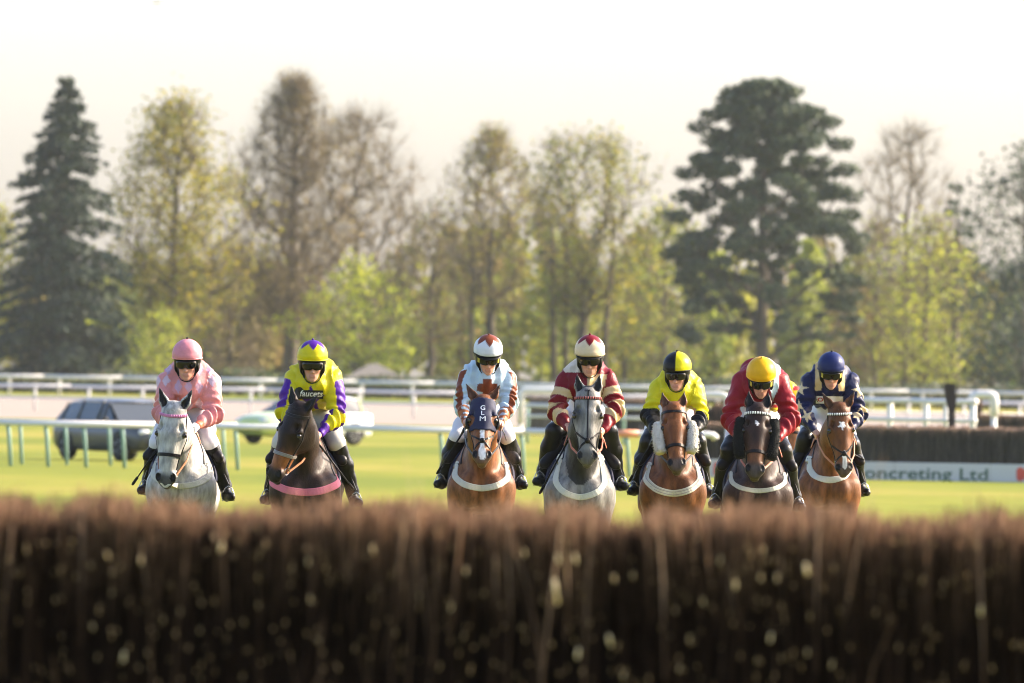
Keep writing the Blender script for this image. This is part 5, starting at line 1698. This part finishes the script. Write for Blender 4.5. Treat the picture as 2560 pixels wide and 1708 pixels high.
def silk4(C, L, tg, tt, au, side, V):
    C[:] = MAR
    t_ = tg == 1
    fill(C, t_ & (L[:, 0] > .0) & (L[:, 0] < .13), CRM)
    fill(C, t_ & (side < 0) & (L[:, 2] > .045) & (L[:, 0] > -.20), (.58, .50, .38))
    fill(C, t_ & (side > 0) & (L[:, 2] > .035) & (L[:, 0] > .075), MAR)
    fill(C, t_ & (side > 0) & (L[:, 0] > .13) & (L[:, 2] > -.07) & (L[:, 2] < .035), CRM)
    a = tg >= 2
    for t0, t1 in ((.34, .60), (.86, 1.08), (1.26, 1.47)): fill(C, a & (tt > t0) & (tt < t1), CRM)
def silk5(C, L, tg, tt, au, side, V):
    C[:] = LEM
    fill(C, (tg >= 2) & (tt > 1.02), BLK)
def silk6(C, L, tg, tt, au, side, V):
    C[:] = WINE
    fill(C, (tg == 1) & (L[:, 0] > .055-.25*np.minimum(0, L[:, 2])) & (L[:, 0] < .175-.1*np.abs(L[:, 2])) & (L[:, 1] < .16) & (L[:, 2] > -.22), PALEB)
    fill(C, (tg == 1) & (L[:, 2] < -.25), (.66, .62, .66))
    fill(C, (tg == 1) & (L[:, 2] < -.25) & (L[:, 0] > .09), (.70, .52, .03))
def silk7(C, L, tg, tt, au, side, V):
    C[:] = NAVY
    fill(C, (tg == 1) & (np.abs(np.abs(L[:, 0])-.108) < .030) & (L[:, 2] > -.115), GOLD)
    a = tg >= 2
    for t0, a0, rad in ((.40, 40, .074), (1.0, 50, .064), (1.42, 75, .066), (.15, -60, .06), (.75, -40, .06), (1.2, -40, .06)):
        u = np.radians(np.mod(au-a0+180, 360)-180)*.066; v = -(tt-t0)*.28
        fill(C, a & star5(u, v, rad, .42), (.58, .45, .25))
    
def silk8(C, L, tg, tt, au, side, V):
    C[:] = (.72, .50, .02)
    fill(C, (tg >= 2) & (np.mod(tt*2, 1) > .5), (.55, .02, .02))
    fill(C, (tg == 1) & (L[:, 2] < -.16), (.55, .02, .02))

def starcap(c1, c2):
    def f(az, e):
        d = abs(((az+30) % 60)-30)/30
        return c2 if e > 30+25*d else c1
    return f

FIELD = [
 dict(n=1, hem=1.71, rhy=-5, hpitch=10, X=-2.751, Y=96, seed=1, kind='grey', coat=(.40, .385, .355), dark=(.10, .097, .093), dapple=.30, neckdark=.05, facedark=.10, muzzle=(.05, .048, .048),
      label="pale grey horse with a speckled face and pink browband, leftmost of the field",
      poll=(-.075, -1.02, 1.71), hp=4, hy=-9, ht=4, hs=1.05, ear=(.030, .0), brow=M_pinkband, beads=M_pinkband, nb_t=.37, rein=M_tan, bz=(1.06, 1.24), forelock=.03,
      plabel="jockey in pink silks with lilac diamonds and a plain pink cap", silklabel="pink silks with lilac diamonds", caplabel="plain pink cap cover", silk=silk1, cap=lambda a, e: (.60, .22, .25), rim=mat_plain("pink_rim", (.72, .26, .30)), glove=(.66, .66, .68),
      J=dict(helm=(.024, 2.306), shL=(-.219, 1.949), shR=(.30, 1.958), elL=(-.226, 1.682), elR=(.307, 1.671), haL=(-.12, 1.55), haR=(.105, 1.545), knL=(-.20, 1.40), knR=(.235, 1.40), ftL=(-.334, 1.019), ftR=(.408, .978))),
 dict(n=2, hem=1.72, rhy=3, hpitch=9, X=-1.697, Y=95, seed=2, kind='bay', coat=(.018, .009, .006), under=(.10, .045, .020), under_amt=.45, face=(.24, .085, .026), face_amt=.85, muzzle=(.016, .013, .012),
      label="near-black horse with a tan muzzle turning its head left, pink band across its chest",
      poll=(-.100, -.98, 1.735), hp=8, hy=-37, ht=15, hs=1.02, ear=(.036, .0), nb_t=.385, nb_mat=mat_plain("silvery_piping", (.16, .15, .14), .3), bmat=M_pink, bw=.062, bz=(1.035, 1.16), rein=M_tan, forelock=.0,
      plabel="jockey in yellow silks with purple sleeves and a starred yellow cap", silklabel="yellow silks with purple sleeves and a purple star", caplabel="yellow cap cover with a purple star", silk=silk2, cap=starcap(YEL, PURP), rim=mat_plain("yellow_rim", (.70, .60, .02)), breech=M_breech2, collar=M_bandana, button=mat_plain("purple_button", PURP),
      J=dict(helm=(.04, 2.31), shL=(-.19, 1.991), shR=(.291, 1.999), elL=(-.225, 1.69), elR=(.301, 1.672), haL=(-.06, 1.50), haR=(.094, 1.495), knL=(-.21, 1.42), knR=(.271, 1.424), ftL=(-.304, .967), ftR=(.444, .956))),
 dict(n=3, hem=1.80, rhy=5, hpitch=20, X=-.245, Y=99.5, seed=3, kind='bay', coat=(.135, .045, .011), under=(.30, .20, .12), under_amt=.30, face=(.20, .075, .022), face_amt=.5, muzzle=(.10, .075, .06), muz_amt=.75,
      label="bright bay horse wearing a navy blinker hood lettered GLM",
      poll=(.003, -1.0, 1.845), hp=27, ear=(.037, .0), hood=True, nose='cross', marks=[(0, .40, .020, .12, 'oval'), (.004, .54, .030, .06, 'oval')], bz=(1.055, 1.26), bw=.055, forelock=.0,
      plabel="jockey in pale blue silks with a brown cross and brown seams", silklabel="pale blue silks with a brown cross and sleeve stripes", caplabel="white cap cover with a brown star", silk=silk3, cap=starcap((.56, .60, .63), BRN), peak=True, amber=True, button=mat_plain("brown_button", BRN),
      J=dict(helm=(.037, 2.406), shL=(-.217, 2.027), shR=(.29, 2.018), elL=(-.217, 1.786), elR=(.276, 1.80), haL=(-.145, 1.61), haR=(.16, 1.60), knL=(-.238, 1.474), knR=(.215, 1.48), ftL=(-.385, 1.086), ftR=(.37, 1.089))),
 dict(n=4, hem=1.84, rhy=-2, hpitch=14, bootup=-.22, X=.588, Y=95.5, seed=4, kind='grey', coat=(.215, .205, .19), dark=(.009, .0085, .007), dapple=.6, neckdark=.80, chestdark=.04, facedark=.6, muzzle=(.07, .066, .063), darkmane=True,
      label="dappled iron grey horse with dark neck and nose, facing straight ahead in the middle",
      poll=(.052, -1.0, 1.915), hp=15, ear=(.012, .01), brow=M_leather, beads=M_redband, nose='cross', facestrap=True, rein=M_rust, bz=(1.03, 1.36), bw=.052, forelock=.0,
      plabel="jockey in maroon and cream quartered silks with hooped sleeves", silklabel="maroon and cream quartered silks with hooped sleeves", caplabel="cream cap cover with a maroon star", silk=silk4, cap=starcap((.58, .47, .32), MAR), rim=mat_plain("tan_rim", (.45, .32, .14)), peak=True, collar=M_bandana, button=mat_plain("maroon_button", MAR),
      J=dict(helm=(.064, 2.398), shL=(-.208, 2.004), shR=(.299, 2.013), elL=(-.255, 1.754), elR=(.339, 1.775), haL=(-.09, 1.585), haR=(.165, 1.565), knL=(-.232, 1.555), knR=(.252, 1.56), ftL=(-.363, 1.155), ftR=(.376, 1.128))),
 dict(n=5, hem=1.79, rhy=-9, hpitch=11, bootup=-.22, X=1.442, Y=101, seed=5, kind='bay', coat=(.120, .042, .012), under=(.24, .10, .035), under_amt=.3, face=(.17, .062, .018), face_amt=.5, muzzle=(.075, .058, .050),
      label="bay horse with thick white sheepskin cheek pieces",
      poll=(-.007, -.98, 1.805), hp=25, ht=-3, ear=(.014, .0), cheeks='white', nb_t=.39, bz=(1.025, 1.27), bw=.06, bstripe=True, forelock=.03,
      plabel="jockey in plain lemon yellow silks with black cuffs", silklabel="lemon yellow silks with black cuffs", caplabel="cap cover half black and half yellow", silk=silk5, cap=lambda a, e: LEM if a > 0 else BLK, rim=M_blackcloth,
      J=dict(helm=(.023, 2.289), shL=(-.209, 1.969), shR=(.27, 1.96), elL=(-.256, 1.723), elR=(.277, 1.694), haL=(-.17, 1.55), haR=(.19, 1.56), knL=(-.225, 1.461), knR=(.225, 1.469), ftL=(-.369, 1.04), ftR=(.345, 1.03))),
 dict(n=6, hem=1.79, bootup=-.22, X=2.093, Y=96.5, seed=6, kind='bay', coat=(.026, .013, .009), under=(.11, .055, .03), under_amt=.35, face=(.15, .062, .024), face_amt=.75, muzzle=(.055, .043, .038),
      label="dark brown horse with black sheepskin cheek pieces and a white browband",
      poll=(-.018, -.98, 1.81), hp=20, ht=2, ear=(.006, .012), cheeks='black', brow=M_leather, beads=M_whiteband, marks=[(.0, .155, .022, .032, 'star')], nb_t=.40, rein=M_rust, bz=(1.10, 1.24), bw=.040, forelock=.02,
      plabel="jockey in wine red silks bent low under a golden yellow cap", silklabel="wine red silks with a pale blue front panel", caplabel="plain golden yellow cap cover", silk=silk6, cap=lambda a, e: (.62, .34, .006), rim=mat_plain("gold_rim", (.72, .42, .02)), hpitch=27, amber=True, button=mat_plain("gold_button", (.75, .45, .02)),
      J=dict(helm=(.017, 2.248), shL=(-.221, 2.031), shR=(.254, 2.039), elL=(-.288, 1.697), elR=(.322, 1.718), haL=(-.14, 1.52), haR=(.15, 1.51), knL=(-.254, 1.42), knR=(.22, 1.42), ftL=(-.377, .983), ftR=(.383, .969))),
 dict(n=7, hem=1.81, rhy=2, hpitch=17, bootup=-.22, X=2.959, Y=106, seed=9, kind='bay', coat=(.125, .044, .012), under=(.22, .09, .03), under_amt=.3, face=(.18, .066, .02), face_amt=.4, muzzle=(.06, .046, .040),
      label="bay horse with a white star and snip, rightmost of the field",
      poll=(.085, -1.0, 1.80), hp=9, hy=9, ht=-3, ear=(.040, .0), brow=M_leather, beads=M_whiteband, nose='cross', marks=[(.0, .165, .040, .048, 'star'), (.004, .49, .020, .085, 'oval')], rein=M_tan, bz=(1.13, 1.32), bw=.060, forelock=.05,
      plabel="jockey in navy silks with gold stars on the sleeves, on the rightmost horse", silklabel="navy silks with gold braces and stars", caplabel="plain navy cap cover", silk=silk7, cap=lambda a, e: (.008, .016, .085), rim=mat_plain("navy_rim", (.012, .018, .07)), amber=True,
      J=dict(helm=(.007, 2.332), shL=(-.268, 2.051), shR=(.268, 2.057), elL=(-.306, 1.78), elR=(.317, 1.745), haL=(-.12, 1.54), haR=(.20, 1.59), knL=(-.239, 1.482), knR=(.222, 1.44), ftL=(-.37, 1.03), ftR=(.365, 1.023))),
 dict(n=8, X=2.70, Y=113, seed=8, kind='bay', coat=(.22, .085, .028), face=(.28, .11, .04), face_amt=.5,
      label="brown horse half hidden behind the dark horse with black cheek pieces",
      poll=(.07, -1.0, 1.60), hp=12, ht=0, ear=(.012, .0), bz=(1.05, 1.25), forelock=.03,
      plabel="jockey in red and yellow silks, mostly hidden behind the wine red rider", silklabel="red and yellow silks", caplabel="yellow cap cover", silk=silk8, cap=lambda a, e: (.70, .48, .02), hpitch=22,
      J=dict(helm=(-.10, 2.10), shL=(-.30, 1.90), shR=(.17, 1.93), elL=(-.32, 1.65), elR=(.20, 1.65), haL=(-.14, 1.48), haR=(.12, 1.48), knL=(-.23, 1.42), knR=(.23, 1.42), ftL=(-.35, 1.0), ftR=(.36, 1.0))),
]
RID = {}
for c in FIELD:
    hz_ = build_horse(c)
    RID[c['n']] = build_rider(c, hz_)

# ---- print on the silks
M_plate = mat_plain("black_print", (.010, .010, .012), .5)
r2 = RID[2]
def plate(x, z):
    if (x+.085)**2/.043**2 + z**2/.052**2 < 1: return True
    return -.085 < x < .115 and -.045 < z < .026
chest_patch(r2, lambda x, z: plate(x+.03-.0, z+.155), -.17, .11, -.215, -.095, M_plate, "sponsor_plate", "black sponsor plate on the chest", 56, 26)
chest_text(r2, "faucets", -.018, -.180, .070, M_whitetext, "letter", "white slanted lettering faucets", .25, .98, .001)
r7 = RID[7]
chest_patch(r7, lambda x, z: True, -.125, .125, -.235, -.165, M_whitetext, "sponsor_band", "white sponsor band across the chest", 24, 8)
chest_patch(r7, lambda x, z: .010 < math.hypot((x+.085)*.7, z+.198) < .019, -.125, -.045, -.228, -.170, M_red, "emblem", "small red mark on the white band", 26, 20, .0065)

# ---- whips held in the riders' hands
def wp(n, x, y, z):
    c = FIELD[n-1]; return (c['X']+x, c['Y']+y, z)
whip("black whip slanting down beside the pale grey horse", wp(1, -.10, -.62, 1.53), wp(1, -.415, -.50, 1.06), M_black)
whip("thin dark whip pointing down right beside the near-black horse", wp(2, .085, -.66, 1.47), wp(2, .40, -.30, 1.06), M_black)
whip("dark whip slanting down left of the hooded bay horse", wp(3, -.13, -.64, 1.60), wp(3, -.39, -.35, 1.17), M_black)
M_mintgrip = mat_plain("mint_whip_flap", (.25, .50, .42), .5)
whip("black whip hanging left of the iron grey horse", wp(4, -.075, -.66, 1.56), wp(4, -.335, -.40, 1.05), M_black)
whip("dark whip slanting left beside the horse with white cheek pieces", wp(5, -.16, -.64, 1.53), wp(5, -.385, -.35, 1.12), M_black)
whip("short black whip end poking out right of the rightmost horse", wp(7, .13, -.62, 1.42), wp(7, .325, -.45, 1.32), M_black)
